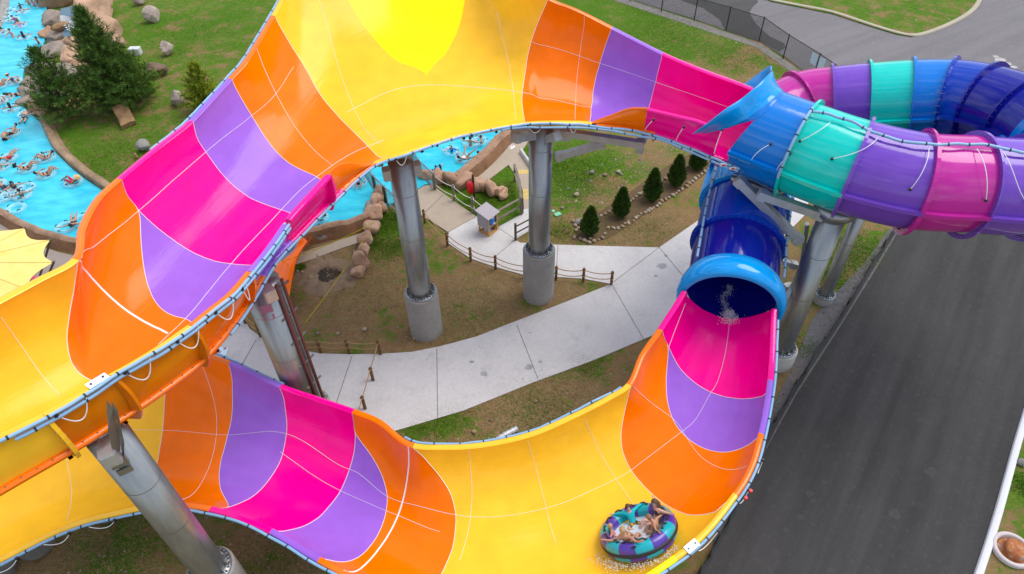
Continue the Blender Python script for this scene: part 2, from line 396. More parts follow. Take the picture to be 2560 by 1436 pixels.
seams(UP, [[(0, 792), (50, 860), (100, 932), (150, 990)], [(197, 650), (270, 590), (348, 527), (430, 455), (515, 380), (580, 328), (632, 288), (690, 235), (735, 165)],
           [(640, 120), (690, 235), (740, 320), (790, 380), (830, 412)], [(800, 0), (825, 90), (850, 180), (880, 262)], [(1465, 30), (1452, 120), (1442, 200), (1439, 297)],
           [(870, 280), (980, 225), (1080, 212), (1180, 218), (1300, 230), (1440, 262), (1480, 268)], [(1330, 105), (1400, 125), (1498, 158), (1570, 182), (1640, 206), (1740, 240), (1820, 268)], [(880, 262), (910, 320), (950, 360)],
           [(395, 860), (470, 790), (560, 680), (660, 570), (760, 465), (870, 388), (960, 350)], [(1240, 30), (1262, 120), (1280, 210), (1290, 300)]], slide, .013)

# ---- near-side walls standing on the bolted flange, their rolled lips, and the far lip
def s_near(tr, P, dz):
    S = np.linspace(0, tr.n, 800); B = crom_at(tr.B, S); r = P - CAM
    k = (B[:, 2] + dz - CAM_H) / r[2]; X = CAM + r * k[:, None]; i = np.argmin(np.linalg.norm(X[:, :2] - B[:, :2], axis=1)); return S[i], X[i]
def lip(P, outv, wdt, mat, name, parent, drop=.09):
    """rolled rim: flat top, rounded outer edge turned down"""
    o = np.asarray(outv); z = V(0, 0, 1)
    prof = [P - o * .02 + z * .0, P + o * .02 + z * .03, P + o * (wdt - .03) + z * .03, P + o * wdt, P + o * wdt - z * drop]
    mb = MB(); mb.grid(np.stack(prof)); return mb.build(name, mat, parent)
def outward(tr, S, side):
    A, B, Tn, N = tr.frame(S); h = (B - A) if side else (A - B); h = h.copy(); h[..., 2] = 0; T2 = Tn.copy(); T2[..., 2] = 0
    T2 /= np.linalg.norm(T2, axis=-1, keepdims=True); h = h - T2 * (h * T2).sum(-1, keepdims=True); return h / (np.linalg.norm(h, axis=-1, keepdims=True) + 1e-9)
def wall(tr, pts, cin, lipcol=None, wl=.17, label=None, joint=False):
    """pts: (px, py, height above flange) along the top edge of one wall panel"""
    sx = [s_near(tr, CAM + ray(p[0], p[1]), p[2]) for p in pts]
    D = crom(np.array([np.concatenate([[a], b]) for a, b in sx]), 14); S = D[:, 0]; E = D[:, 1:]
    B = tr.pt(S, np.ones_like(S)); ov = outward(tr, S, True); mb = MB(); rows = []
    for u in np.linspace(0, 1, 7): rows.append(B + (E - B) * u + ov * (.10 * math.sin(math.pi * u)))
    P = np.stack(rows); mb.grid(P, 0); Q = P + ov * .05; mb.grid(Q, 0); mb.grid(np.stack([P[:, 0], Q[:, 0]]), 0); mb.grid(np.stack([P[:, -1], Q[:, -1]]), 0)
    o = mb.build('side_wall', FG(cin, False), slide); 
    if label: o['label'] = label
    lip(E, ov, wl, FG(lipcol or cin, False), 'rim', o)
    if joint:
        c_ = Q[:, -1]; o_ = ov[-1]; t_ = unit(np.cross(o_, V(0, 0, 1))) * .05; dn = B[-1] - ov[-1] * .15 - V(0, 0, .35); c_ = np.vstack([dn, c_]); wd = np.concatenate([[.30], np.linspace(.26, .16, len(c_) - 1)])[:, None]
        m2 = MB(); m2.grid(np.stack([c_ - t_, c_ + o_ * wd - t_, c_ + o_ * wd + t_, c_ + t_]), smooth=False)
        for k in range(1, len(c_)): q = c_[k] + o_ * wd[k] * .6; m2.cyl(q - unit(t_) * .07, q + unit(t_) * .07, .018, n=6, mat=1)
        m2.build('joint_collar', [FG(cin, False), STEEL], o)
    return E, ov, S
def flange(tr, s0, s1, cname, wdt=.2):
    S = np.linspace(s0, s1, max(8, int((s1 - s0) * 8))); B = tr.pt(S, np.ones_like(S)); ov = outward(tr, S, True); mb = MB(); z = V(0, 0, 1)
    mb.grid(np.stack([B + ov * .04 + z * .05, B + ov * (wdt + .04) + z * .05, B + ov * (wdt + .04) - z * .05, B + ov * .04 - z * .05]))
    bolts = mb; L_ = np.concatenate([[0], np.cumsum(np.linalg.norm(np.diff(B, axis=0), axis=1))])
    for d in np.arange(.1, L_[-1], .34):
        p = np.array([np.interp(d, L_, B[:, k]) for k in range(3)]); q = np.array([np.interp(d, L_, ov[:, k]) for k in range(3)]); c = p + q * (wdt * .6 + .04) + z * .05
        bolts.cyl(c, c + z * .02, .022, n=6, mat=1)
    mb.build('bolted_flange', [FG(cname, False), STEEL], slide)
walls = []
walls.append(wall(UP, [(-420, 1262, 1.35), (-200, 1178, 1.35), (0, 1086, 1.35), (104, 1036, 1.35)], 'yellow', 'yellow', label='yellow outer wall panel', joint=True))
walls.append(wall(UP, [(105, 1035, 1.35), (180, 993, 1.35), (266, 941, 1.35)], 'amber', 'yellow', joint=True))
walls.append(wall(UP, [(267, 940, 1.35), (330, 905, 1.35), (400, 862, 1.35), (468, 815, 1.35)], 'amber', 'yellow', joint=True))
walls.append(wall(UP, [(469, 814, 1.35), (520, 773, 1.35), (570, 733, 1.35), (616, 680, 1.3)], 'orange', 'orange', joint=True))
walls.append(wall(UP, [(617, 679, 1.3), (650, 640, 1.2), (680, 600, 1.1), (706, 562, 1.0)], 'purple', 'purple', label='purple outer wall panel'))
walls.append(wall(UP, [(713, 549, 1.15), (745, 513, 1.2), (780, 475, 1.2), (814, 438, 1.2)], 'pink', 'pink', .21, label='pink outer wall panel', joint=True))
walls.append(wall(UP, [(816, 437, 1.1), (840, 416, .95), (870, 408, .7), (900, 411, .35), (929, 407, .03)], 'orange', 'orange', .06))
walls.append(wall(UP, [(1483, 304, .03), (1530, 287, .45), (1575, 271, .85), (1620, 270, 1.05)], 'orange', 'orange', .08))
walls.append(wall(UP, [(1621, 271, 1.05), (1690, 287, 1.05), (1750, 302, 1.1), (1800, 326, 1.15)], 'pink', 'pink', .17))
for a, b, c in ((0, 7.2, 'orange'), (7.2, 8.7, 'orange'), (8.7, 9.6, 'purple'), (9.6, 11.6, 'pink'), (11.6, 13, 'orange'), (22.1, 23, 'orange'), (23, 25.2, 'pink')): flange(UP, a, b, c)
S_ = np.linspace(13, 22, 120); lip(UP.pt(S_, np.ones_like(S_)), outward(UP, S_, True), .22, FG('yellow', False), 'rim', slide)
def far_lip(tr, bd, order, wdt=.2):
    for a, b, ci, co in order:
        s0, s1 = bd[a][0], bd[b][0]
        if s1 - s0 < .03: continue
        S = np.linspace(s0, s1, max(6, int((s1 - s0) * 12))); lip(tr.pt(S, np.zeros_like(S)), outward(tr, S, False), wdt, FG(ci, False), 'rim', slide, .2)
far_lip(UP, ub, order, .24)

# ---- joints: the bolted collars round the outside of the flume
def collar(tr, s, cname, depth=.22, t0=.3, t1=1.0):
    T = np.linspace(t0, t1, 40); S = np.full_like(T, s); P = tr.pt(S, T); A, B, Tn, N = tr.frame(S); e = .01
    n = np.cross(Tn, tr.pt(S, np.clip(T + e, 0, 1)) - tr.pt(S, np.clip(T - e, 0, 1))); n /= np.linalg.norm(n, axis=-1, keepdims=True); n = np.where((n * N).sum(-1, keepdims=True) < 0, -n, n)
    mb = MB(); a = P + n * .05; b = P + n * (.06 + depth)
    mb.grid(np.stack([a - Tn * .05, b - Tn * .05, b + Tn * .05, a + Tn * .05])); mb.build('joint_collar', FG(cname, False), slide)
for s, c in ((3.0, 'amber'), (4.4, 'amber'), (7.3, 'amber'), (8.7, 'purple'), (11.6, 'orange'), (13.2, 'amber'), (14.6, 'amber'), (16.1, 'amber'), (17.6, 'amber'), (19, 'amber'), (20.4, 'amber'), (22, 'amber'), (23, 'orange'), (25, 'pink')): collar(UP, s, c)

# ---- lower flume
LO = Trough([
 ((1738, 690, 7.2), (1934, 715, 7.2), 1.75, 86), ((1713, 738, 6.9), (1930, 772, 6.9), 1.75, 84), ((1657, 825, 6.3), (1924, 905, 6.2), 1.8, 80), ((1612, 890, 5.9), (1915, 990, 5.6), 1.8, 78),
 ((1580, 962, 5.6), (1896, 1088, 5.0), 1.8, 74), ((1525, 1000, 5.4), (1873, 1166, 4.7), 1.85, 76), ((1435, 1046, 5.2), (1830, 1238, 4.5), 1.95, 78), ((1330, 1091, 5.0), (1730, 1354, 4.2), 2.0, 80),
 ((1215, 1117, 4.9), (1556, 1470, 3.9), 2.0, 78), ((1115, 1124, 4.9), (1350, 1550, 3.6), 1.85, 70), ((1020, 1116, 4.9), (1120, 1535, 3.4), 1.7, 64), ((945, 1060, 4.9), (950, 1470, 3.4), 1.7, 68),
 ((880, 1033, 4.9), (800, 1393, 3.5), 1.7, 70), ((790, 1002, 4.8), (690, 1327, 3.6), 1.7, 70), ((698, 970, 4.8), (590, 1284, 3.7), 1.7, 70), ((572, 913, 4.8), (500, 1262, 3.7), 1.7, 70),
 ((470, 885, 4.8), (415, 1258, 3.7), 1.7, 68), ((340, 905, 4.8), (328, 1270, 3.7), 1.7, 66), ((180, 965, 4.8), (170, 1313, 3.7), 1.7, 64), ((0, 1060, 4.8), (0, 1395, 3.7), 1.7, 64), ((-220, 1180, 4.8), (-220, 1510, 3.7), 1.7, 64)])
LB = {
 'end0': [(1720, 742), (1760, 775), (1820, 796), (1880, 790), (1936, 772)],
 'k_p': [(1657, 825), (1663, 848), (1673, 870), (1698, 918), (1735, 955), (1775, 980), (1830, 996), (1880, 996), (1932, 982)],
 'p_o': [(1657, 825), (1663, 848), (1672, 872), (1667, 935), (1668, 1000), (1690, 1062), (1735, 1108), (1795, 1130), (1850, 1122), (1905, 1090)],
 'o_y': [(1580, 962), (1562, 1030), (1553, 1095), (1562, 1145), (1595, 1200), (1650, 1252), (1700, 1280), (1745, 1288), (1800, 1274), (1846, 1246)],
 'y_o': [(1020, 1116), (1052, 1137), (1092, 1182), (1125, 1232), (1139, 1285), (1136, 1345), (1120, 1400), (1085, 1470)],
 'o_p': [(880, 1033), (884, 1060), (888, 1086), (925, 1135), (953, 1185), (967, 1240), (960, 1300), (933, 1355), (893, 1395), (850, 1404), (800, 1395)],
 'p_k': [(880, 1033), (884, 1060), (888, 1086), (882, 1145), (852, 1225), (808, 1283), (760, 1315), (716, 1326), (690, 1329)],
 'k_p2': [(698, 970), (710, 1005), (716, 1075), (702, 1148), (668, 1205), (625, 1245), (573, 1266), (545, 1270)],
 'p_o2': [(572, 913), (580, 955), (579, 1040), (562, 1115), (548, 1175), (552, 1225), (572, 1262), (560, 1275)],
 'o_y2': [(424, 885), (414, 960), (406, 1078), (386, 1180), (350, 1265)],
 'end1': [(-220, 1180), (-220, 1510)]}
lb = {k: LO.bound(v) for k, v in LB.items()}
lb['end1'][:] = LO.n - .02
for a, b in (('k_p', 'p_o'), ('o_p', 'p_k'), ('k_p2', 'p_o2')): lb[b] = np.maximum(lb[a], lb[b])
lorder = [('end0', 'k_p', 'pink', 'pink'), ('k_p', 'p_o', 'purple', 'purple'), ('p_o', 'o_y', 'orange', 'orange'), ('o_y', 'y_o', 'yellow', 'amber'), ('y_o', 'o_p', 'orange', 'orange'),
          ('o_p', 'p_k', 'purple', 'purple'), ('p_k', 'k_p2', 'pink', 'pink'), ('k_p2', 'p_o2', 'purple', 'purple'), ('p_o2', 'o_y2', 'orange', 'orange'), ('o_y2', 'end1', 'yellow', 'amber')]
run(LO, lb, lorder); far_lip(LO, lb, lorder, .2)
seams(LO, [[(1020, 1116), (1021, 1150), (1018, 1190), (1002, 1268), (965, 1345), (905, 1418), (850, 1440)]], slide, .06)
seams(LO, [[(1580, 962), (1632, 1010), (1690, 1052), (1720, 1100), (1760, 1150), (1820, 1175), (1868, 1165)], [(1825, 800), (1815, 870), (1795, 950), (1775, 985), (1738, 1050), (1700, 1082), (1640, 1128), (1575, 1178), (1540, 1198), (1460, 1235), (1370, 1270), (1260, 1290), (1150, 1290), (1050, 1265), (970, 1245), (900, 1185), (840, 1160), (714, 1080), (580, 1090), (440, 1078), (310, 1075)],
           [(1321, 1100), (1345, 1190), (1372, 1300), (1390, 1360)], [(1462, 1046), (1500, 1130), (1540, 1198), (1590, 1268)], [(1172, 1122), (1180, 1210), (1175, 1300), (1150, 1400)], [(495, 893), (535, 1000), (541, 1085), (523, 1165), (485, 1232), (440, 1252)],
           [(160, 1120), (176, 1200), (178, 1250), (165, 1300)], [(1690, 1082), (1672, 868), (1715, 760)][1:], [(700, 1130), (800, 1200), (900, 1250), (995, 1290), (1100, 1330)]], slide, .013)
# near rim of the lower flume, in the colours of its lip
LCOL = [((1940, 772), (1930, 950), 'pink'), ((1930, 950), (1906, 1085), 'purple'), ((1906, 1085), (1842, 1240), 'orange'), ((1842, 1240), (1690, 1400), 'yellow'), ((1690, 1400), (1400, 1530), 'bright_yellow'), ((1400, 1530), (870, 1440), 'orange'),
        ((870, 1440), (800, 1393), 'orange'), ((800, 1393), (682, 1322), 'purple'), ((682, 1322), (530, 1268), 'pink'), ((530, 1268), (400, 1259), 'orange'), ((400, 1259), (-220, 1510), 'yellow')]
Bl = proj(crom_at(LO.B, np.linspace(0, LO.n, 900)))
def s_rim(p): return np.linspace(0, LO.n, 900)[np.argmin(((Bl - np.array(p)) ** 2).sum(1))]
for a, b, c in LCOL:
    s0, s1 = s_rim(a), s_rim(b); S = np.linspace(s0, s1, max(8, int((s1 - s0) * 14))); lip(LO.pt(S, np.ones_like(S)), outward(LO, S, True), .19, FG(c, False), 'rim', slide)
for s, c in ((3, 'purple'), (4.5, 'orange'), (6, 'amber'), (8, 'amber'), (10, 'orange'), (12, 'purple'), (14, 'pink'), (15.5, 'orange'), (17, 'amber'), (18.5, 'amber')): collar(LO, s, c)

# ---- closed tubes
class TubePath:
    def __init__(q, C): q.C = np.array(C, float); q.n = len(C) - 1
    def frame(q, s):
        P = crom_at(q.C, s); T = crom_at(q.C, np.clip(s + .03, 0, q.n)) - crom_at(q.C, np.clip(s - .03, 0, q.n)); T /= np.linalg.norm(T, axis=-1, keepdims=True)
        X = np.cross(T, V(0, 0, 1)); X /= np.linalg.norm(X, axis=-1, keepdims=True); return P, T, X, np.cross(X, T)
    def ring(q, s, r, a):
        P, T, X, Z = q.frame(np.asarray(s, float)); r = np.asarray(r, float); r = r[None, :, None] if r.ndim else r; return P[:, None] + r * (np.sin(a)[None, :, None] * X[:, None] + np.cos(a)[None, :, None] * Z[:, None])
TR = 1.78
def tube_seg(tp, s0, s1, cname, fl0=True, fl1=False, cut=None, ridge=True):
    L_ = np.linalg.norm(crom_at(tp.C, np.array([s1])) - crom_at(tp.C, np.array([s0]))); S = np.linspace(s0, s1, max(5, int(L_ / .18)))
    a = np.linspace(0, 2 * np.pi, 72, endpoint=False); mb = MB(); ra = np.where(np.abs((a + np.pi) % (2 * np.pi) - np.pi) > R(91), TR - .10, TR); P = tp.ring(S, ra, a); uv = np.stack(np.broadcast_arrays(S[:, None] * 1.6, a[None, :] * TR), -1)
    P2 = tp.ring(S, TR - .07, a)
    if cut is not None:                                         # slanted mouth: the crown starts further back than the sides
        u = (S - s0) / (s1 - s0); SS = np.clip(s0 + cut(a)[None, :] * (1 - u[:, None]) + u[:, None] * (s1 - s0), s0, s1)
        C_, T_, X_, Z_ = tp.frame(SS); dirn = np.sin(a)[None, :, None] * X_ + np.cos(a)[None, :, None] * Z_; P = C_ + ra[None, :, None] * dirn; P2 = C_ + (TR - .07) * dirn
    mb.grid(P, 0, uv.reshape(-1, 2), wrap=True)
    mb.grid(P2, 0, wrap=True, flip=True)
    for e in (0, -1): mb.grid(np.stack([P2[e], P[e]]), 0, wrap=True)
    o = mb.build('tube_section', FG(cname, False), slide)
    for f, s in ((fl0, s0), (fl1, s1)):
        if not f: continue
        m2 = MB(); d = .05 / max(L_ / abs(s1 - s0), .1); rr = np.array([s - d, s - d, s + d, s + d]); Q = np.concatenate([tp.ring(rr[k:k + 1], (TR - .01, TR + .17, TR + .17, TR - .01)[k], a) for k in range(4)])
        m2.grid(Q, 0, wrap=True, smooth=False); bb = m2; Pc, Tc, Xc, Zc = tp.frame(np.array([s]))
        for k in range(44):
            an = k / 44 * 2 * np.pi; c = Pc[0] + (TR + .09) * (math.sin(an) * Xc[0] + math.cos(an) * Zc[0]); bb.cyl(c - Tc[0] * .08, c + Tc[0] * .07, 0.012, n=6, mat=1)
        m2.build('flange', [FG(cname, False), STEEL], o)
    if ridge:
        for sg in (-1, 1):
            m3 = MB(); ang = np.array([sg * R(88)]); ang2 = np.array([sg * R(92.5)])
            prof = [tp.ring(S, TR - .01, ang)[:, 0], tp.ring(S, TR + .19, ang)[:, 0], tp.ring(S, TR + .19, ang2)[:, 0], tp.ring(S, TR - .01, ang2)[:, 0]]
            m3.grid(np.stack(prof), 0, smooth=False); m3.build('side_ridge', FG(cname, False), o)
    return o
J = [at(1872, 326, 11.25), at(1998, 374, 11.15), at(2132, 421, 11.1), at(2285, 456, 11.05), at(2420, 464, 11.0), at(2560, 470, 10.95)]
UT = TubePath([2 * J[0] - J[1]] + J + [V(20.5, 20.5, 10.95), V(21.5, 21.9, 10.85), V(21.7, 23.2, 10.75)])
def VCUT(a):
    b = (a + np.pi) % (2 * np.pi) - np.pi; return .30 * np.clip(np.cos(b), 0, 1) ** 1.2
for k, c in enumerate(['blue', 'teal', 'violet', 'magenta', 'violet', 'violet', 'teal', 'blue']): tube_seg(UT, 1 + k, 2 + k, c, fl0=(k > 0), cut=VCUT if k == 0 else None)
# the way back behind, and down to the lower mouth
LTC = [at(1826, 737, 6.45), at(1843, 615, 6.95), at(1861, 517, 7.35), at(1882, 440, 7.7), V(12.6, 28.6, 8.1), at(2000, 275, 8.6), at(2080, 263, 9.0), at(2168, 256, 9.35), at(2272, 251, 9.7), at(2365, 252, 10.0), V(20.75, 26.55, 10.3), V(21.5, 24.9, 10.55), V(21.7, 23.2, 10.75)]
LT = TubePath(LTC)
for k, c in enumerate(['navy', 'cobalt', 'sky_blue', 'blue', 'magenta', 'magenta', 'violet', 'teal', 'blue', 'cobalt', 'navy', 'navy']): tube_seg(LT, k, k + 1, c, fl0=(k > 0), ridge=k not in (0, 1))

def hood(tp, s, sgn, name, r_out, fwd, lift, a0, a1, label, parent=None, skew=0.0):
    """rounded visor round the open end of a tube"""
    P, T, X, Z = [q[0] for q in tp.frame(np.array([s]))]; T = T * sgn; a = np.linspace(a0, a1, 60); rows = []
    prof = [(-.75, 0.02), (-.45, .30), (-.1, .46), (.25, .50), (.52, .40), (.62, .22), (.55, .05), (.35, -.04), (.0, -.08)]
    u = (a - (a0 + a1) / 2) / ((a1 - a0) / 2); k = 1 - .0 * u ** 2
    for d, h in prof:
        rr = TR + h * r_out * (1 - .35 * np.abs(u) ** 3); f = d * fwd + .25 * np.abs(u) ** 2 * (d > -.5) + skew * u * (d + .75)
        rows.append(P + T * f[:, None] + np.sin(a)[:, None] * rr[:, None] * X + np.cos(a)[:, None] * rr[:, None] * Z)
    mb = MB(); G = np.stack(rows); mb.grid(G); 
    for e in (0, -1):
        c = G[:, e].mean(0); mb.add(np.vstack([G[:, e], c]), [(i, (i + 1) % len(prof), len(prof)) for i in range(len(prof))])
    o = mb.build(name, FG('sky_blue', False), slide); o['label'] = label; return o
hood(LT, 0.0, -1, 'mouth_hood', .78, .9, 0, R(-112), R(112), 'pale blue rounded hood over lower tube mouth')
def visor(tp, s, label):
    am = R(79); a = np.linspace(-am, am, 80); C_, T_, X_, Z_ = tp.frame(s + VCUT(a)); dr = np.sin(a)[:, None] * X_ + np.cos(a)[:, None] * Z_
    u = a / am; k = (1.18 - .50 * np.abs(u) ** 6)[:, None]; fw = (np.abs(u) ** 2.6 * 1.2)[:, None]
    prof = [(-.12, .0, 0), (-.06, .03, .5), (.0, .07, 1), (.14, .13, 1), (.30, .23, 1), (.46, .36, 1), (.58, .50, 1), (.62, .60, 1), (.57, .61, 1), (.45, .44, 1), (.28, .24, 1), (.05, .06, 1), (-.1, -.02, 0)]
    q = np.clip((np.abs(u) - .42) / .3, 0, 1)[:, None]; q = q * q * (3 - 2 * q); rows = []
    for f, h, g in prof:
        g = g + (1 - g) * q; f = f * (1 - q) + (max(f, -.03) - .12) * q; rows.append(C_ + dr * (TR + .01 + h * k * .78 * (1 + .9 * q)) - T_ * (f * k * .85 + fw * g))
    mb = MB(); G = np.stack(rows); mb.grid(G[:3], 1); mb.grid(G[2:])
    for e in (0, -1): mb.add(G[:, e], [tuple(range(len(prof)))], smooth=False)
    o = mb.build('mouth_visor', [FG('sky_blue', False), FG('blue', False)], slide); o['label'] = label
visor(UT, 1.0, 'pale blue flared visor over upper tube entrance')
# ================================================================== THE SETTING
G2 = lambda p, z=0.0: at(p[0], p[1], z)
def blobmask(X, Y, items):
    o = np.zeros_like(X)
    for px, py, r, v in items:
        c = at(px, py); d = ((X - c[0]) ** 2 + (Y - c[1]) ** 2) / (r * r); o = o + (v - o) * np.exp(-d * d)
    return o
def make_ground():
    xs = np.concatenate([[-900, -300, -120], np.arange(-62, 62.1, .5), [120, 300, 900]]); ys = np.concatenate([[-300, -60, -5], np.arange(4, 80.1, .5), [110, 200, 900]])
    X, Y = np.meshgrid(xs, ys, indexing='ij'); g = np.full_like(X, .34)
    lush = [(420, 60, 12, .74), (330, 350, 7, .76), (560, 60, 9, .72), (760, -60, 12, .85), (430, 240, 5, .55), (1450, 430, 4.2, 1.0), (1360, 400, 3, .95), (1240, 480, 3.0, 1.0), (1200, 520, 2.2, .95), (1620, 60, 7, .9), (1700, 110, 4.5, .85), (1560, 0, 7, .9),
            (1880, 200, 5, .55), (1800, 215, 3.0, .2), (1900, 160, 2, .5), (965, 560, 1.7, 1.0), (985, 640, 1.6, .95), (930, 620, 1.0, .95), (2200, 40, 8, .8), (2110, 55, 3, .3), (2300, 40, 3, .9), (2550, 1200, 1.8, .85), (2530, 1340, 1.2, .6), (2130, 640, 2.5, .72), (1160, 1040, 2, .55), (1050, 1060, 1.3, .6), (1440, 900, 1.5, .5),
            (850, 720, 4.5, .12), (1150, 800, 4, .16), (1240, 740, 2.5, .2), (1540, 560, 2.6, .16), (1640, 520, 2.5, .1), (1500, 470, 2.0, .45), (1300, 1040, 2.5, .15), (300, 1360, 2.6, .5), (80, 1400, 2, .2), (640, 1350, 2, .1), (1560, 560, 2, .12), (1080, 640, 1.2, .6), (1985, 900, 1.5, .25)]
    g = np.clip(g + 0 * X, 0, 1)
    for px, py, r, v in lush:
        c = at(px, py); d = ((X - c[0]) ** 2 + (Y - c[1]) ** 2) / (r * r); g = g + (v - g) * np.exp(-d ** 1.5)
    Z = np.zeros_like(X); P = np.stack([X, Y, Z], -1); mb = MB(); mb.grid(P, flip=True); 
    b = NB('soil_and_grass'); o = b.n('ShaderNodeTexCoord').outputs['Object']; at_ = b.n('ShaderNodeAttribute', attribute_name='grass').outputs['Fac']
    n1 = b.noise(o, .55, 6, .62); n2 = b.noise(o, 2.6, 6, .65); n3 = b.noise(o, 11, 5, .65); n4 = b.noise(o, 38, 3, .6)
    def mth(op, a, c): 
        x = b.n('ShaderNodeMath', operation=op)
        for i, q in enumerate((a, c)):
            if isinstance(q, bpy.types.NodeSocket): b.link(q, x.inputs[i])
            else: x.inputs[i].default_value = q
        return x.outputs[0]
    s = mth('ADD', mth('MULTIPLY', n1, .85), mth('ADD', mth('MULTIPLY', n2, .75), mth('MULTIPLY', n3, .5)))      # ~1.05 mean
    fac = mth('ADD', mth('MULTIPLY', mth('SUBTRACT', at_, .5), 1.25), mth('MULTIPLY', mth('SUBTRACT', s, 1.05), 3.4))
    fac = b.ramp(mth('ADD', fac, .5), [(.36, (0, 0, 0)), (.66, (1, 1, 1))])
    grass = b.mix(.5, b.ramp(n3, [(.30, (.026, .076, .004)), (.5, (.066, .172, .008)), (.72, (.135, .265, .015))]), b.ramp(n2, [(.32, (.036, .125, .004)), (.68, (.115, .20, .013))]))
    soil = b.mix(.5, b.ramp(n3, [(.28, (.13, .078, .032)), (.5, (.26, .162, .072)), (.72, (.45, .30, .15))]), b.ramp(n4, [(.3, (.09, .056, .023)), (.7, (.34, .23, .11))]))
    soil = b.mix(b.ramp(n2, [(.42, (0,) * 3), (.68, (.6,) * 3)]), soil, (.36, .245, .12))
    n5 = b.noise(o, .22, 5, .6); dry = b.mix(.5, (.30, .27, .09), (.20, .21, .05)); grass = b.mix(b.ramp(b.n('ShaderNodeMath', {0: n5, 1: n2}, operation='MULTIPLY').outputs[0], [(.24, (0,) * 3), (.42, (.42,) * 3)]), grass, dry)
    c = b.mix(fac, soil, grass); b.link(c, b.p.inputs['Base Color']); b.p.inputs['Roughness'].default_value = .95; b.p.inputs['Specular IOR Level'].default_value = .12
    b.bump(mth('ADD', n3, n4), .9, .06)
    ob = mb.build('ground', b.m); a = ob.data.attributes.new('grass', 'FLOAT', 'POINT'); a.data.foreach_set('value', g.ravel().astype(np.float32)); ob['kind'] = 'structure'
    return ob
make_ground()

def slab(name, px, z, mat, thick=.12, n=0, world=None, kind='structure'):
    P = np.array([at(x, y, z) for x, y in px]) if world is None else np.array(world, float)
    if n: P = crom(P, n)
    k = len(P); mb = MB()
    ar = sum(P[i][0] * P[(i + 1) % k][1] - P[(i + 1) % k][0] * P[i][1] for i in range(k))
    if ar < 0: P = P[::-1]
    B = P.copy(); B[:, 2] -= thick
    mb.add(np.vstack([P, B]), [tuple(range(k))] + [(i, i + k, (i + 1) % k + k, (i + 1) % k) for i in range(k)], smooth=False)
    o = mb.build(name, mat)
    if kind: o['kind'] = kind
    return o
def concrete(name, c, stain=.2, scale=1.0, dirt=None):
    b = NB(name); o = b.n('ShaderNodeTexCoord').outputs['Object']; n1 = b.noise(o, .5 * scale, 6, .6); n2 = b.noise(o, 6 * scale, 6, .65); n3 = b.noise(o, 40, 2)
    x = b.ramp(n1, [(.25, tuple(q * (1 - stain) for q in c)), (.5, c), (.75, tuple(min(1, q * (1 + stain * .6)) for q in c))])
    y = b.ramp(n2, [(.3, tuple(q * (1 - stain * .8) for q in c)), (.65, tuple(min(1, q * (1 + stain * .4)) for q in c))])
    n4 = b.noise(o, .9 * scale, 7, .7); z = b.mix(b.ramp(n4, [(.56, (0,) * 3), (.72, (.7 * min(1, stain * 2.5),) * 3)]), b.mix(.5, x, y), tuple(q * .52 for q in c)); b.link(z, b.p.inputs['Base Color']); b.p.inputs['Roughness'].default_value = .9; b.p.inputs['Specular IOR Level'].default_value = .2
    b.bump(n3, .15, .01); return b.m
CONC = concrete('pale_concrete', (.54, .53, .53), .2); TAN = concrete('tan_concrete', (.40, .335, .265), .16); PED = concrete('grey_pedestal_concrete', (.30, .29, .27), .34, 2.2)
def asphalt(name, c, sx=1.0, ang=0.0, con=.3, warm=(1, 1, 1)):
    b = NB(name); o = b.n('ShaderNodeTexCoord').outputs['Object']
    mp0 = b.n('ShaderNodeMapping', {'Vector': o}); mp0.inputs['Rotation'].default_value = (0, 0, ang); mpn = b.n('ShaderNodeMapping', {'Vector': mp0.outputs[0]}); mpn.inputs['Scale'].default_value = (1, .07, 1)
    n1 = b.noise(mpn.outputs[0], .95, 6, .62); n2 = b.noise(o, .5, 5, .6); n3 = b.noise(o, 55, 3, .7); n4 = b.noise(o, 3.5, 6, .7)
    lo, hi = (tuple(q * (1 - con) for q in c), tuple(q * (1 + con * 1.5) for q in c))
    x = b.mix(.22, b.ramp(n1, [(.33, lo), (.68, hi)]), b.ramp(n2, [(.3, lo), (.7, hi)])); x = b.mix(.42, x, b.ramp(n3, [(.32, tuple(q * .35 for q in c)), (.68, tuple(q * 2.0 for q in c))]))
    x = b.mix(b.ramp(n4, [(.56, (0,) * 3), (.78, (.5,) * 3)]), x, tuple(q * 2.4 for q in c))
    b.link(x, b.p.inputs['Base Color']); b.p.inputs['Roughness'].default_value = .85; b.p.inputs['Specular IOR Level'].default_value = .25; b.bump(n3, .5, .01); return b.m
ASP = asphalt('dark_asphalt', (.040, .0385, .0385), ang=R(37), con=.5); ASP2 = asphalt('grey_asphalt', (.15, .14, .147), ang=R(60), con=.2)
# service road on the right, and the wider yard beyond it
slab('service_road', [(1748, 1450), (1850, 1262), (1912, 1130), (1992, 985), (2100, 818), (2180, 690), (2240, 590), (2290, 500), (2330, 420), (2700, 420), (2700, 700), (2562, 1040), (2492, 1300), (2440, 1450), (2380, 1600), (1650, 1600)], .03, ASP, .1)
slab('road', [(1520, -22), (1620, 12), (1730, 46), (1815, 76), (1900, 104), (1962, 142), (2035, 197), (2130, 262), (2230, 330), (2330, 424), (2702, 424), (2700, 60), (2760, -120), (1400, -120), (1380, -60)], .026, ASP2, .1)
slab('sealed_patch', [(1700, 0), (1760, 22), (1800, 50), (1812, 76), (1900, 104), (1948, 130), (1965, 118), (1960, 108), (1925, 92), (1890, 60), (1874, 33), (1880, 20), (1896, 5), (1880, -20), (1690, -20)], .034, asphalt('sealed_asphalt', (.062, .060, .060), ang=R(60), con=.15), .02)
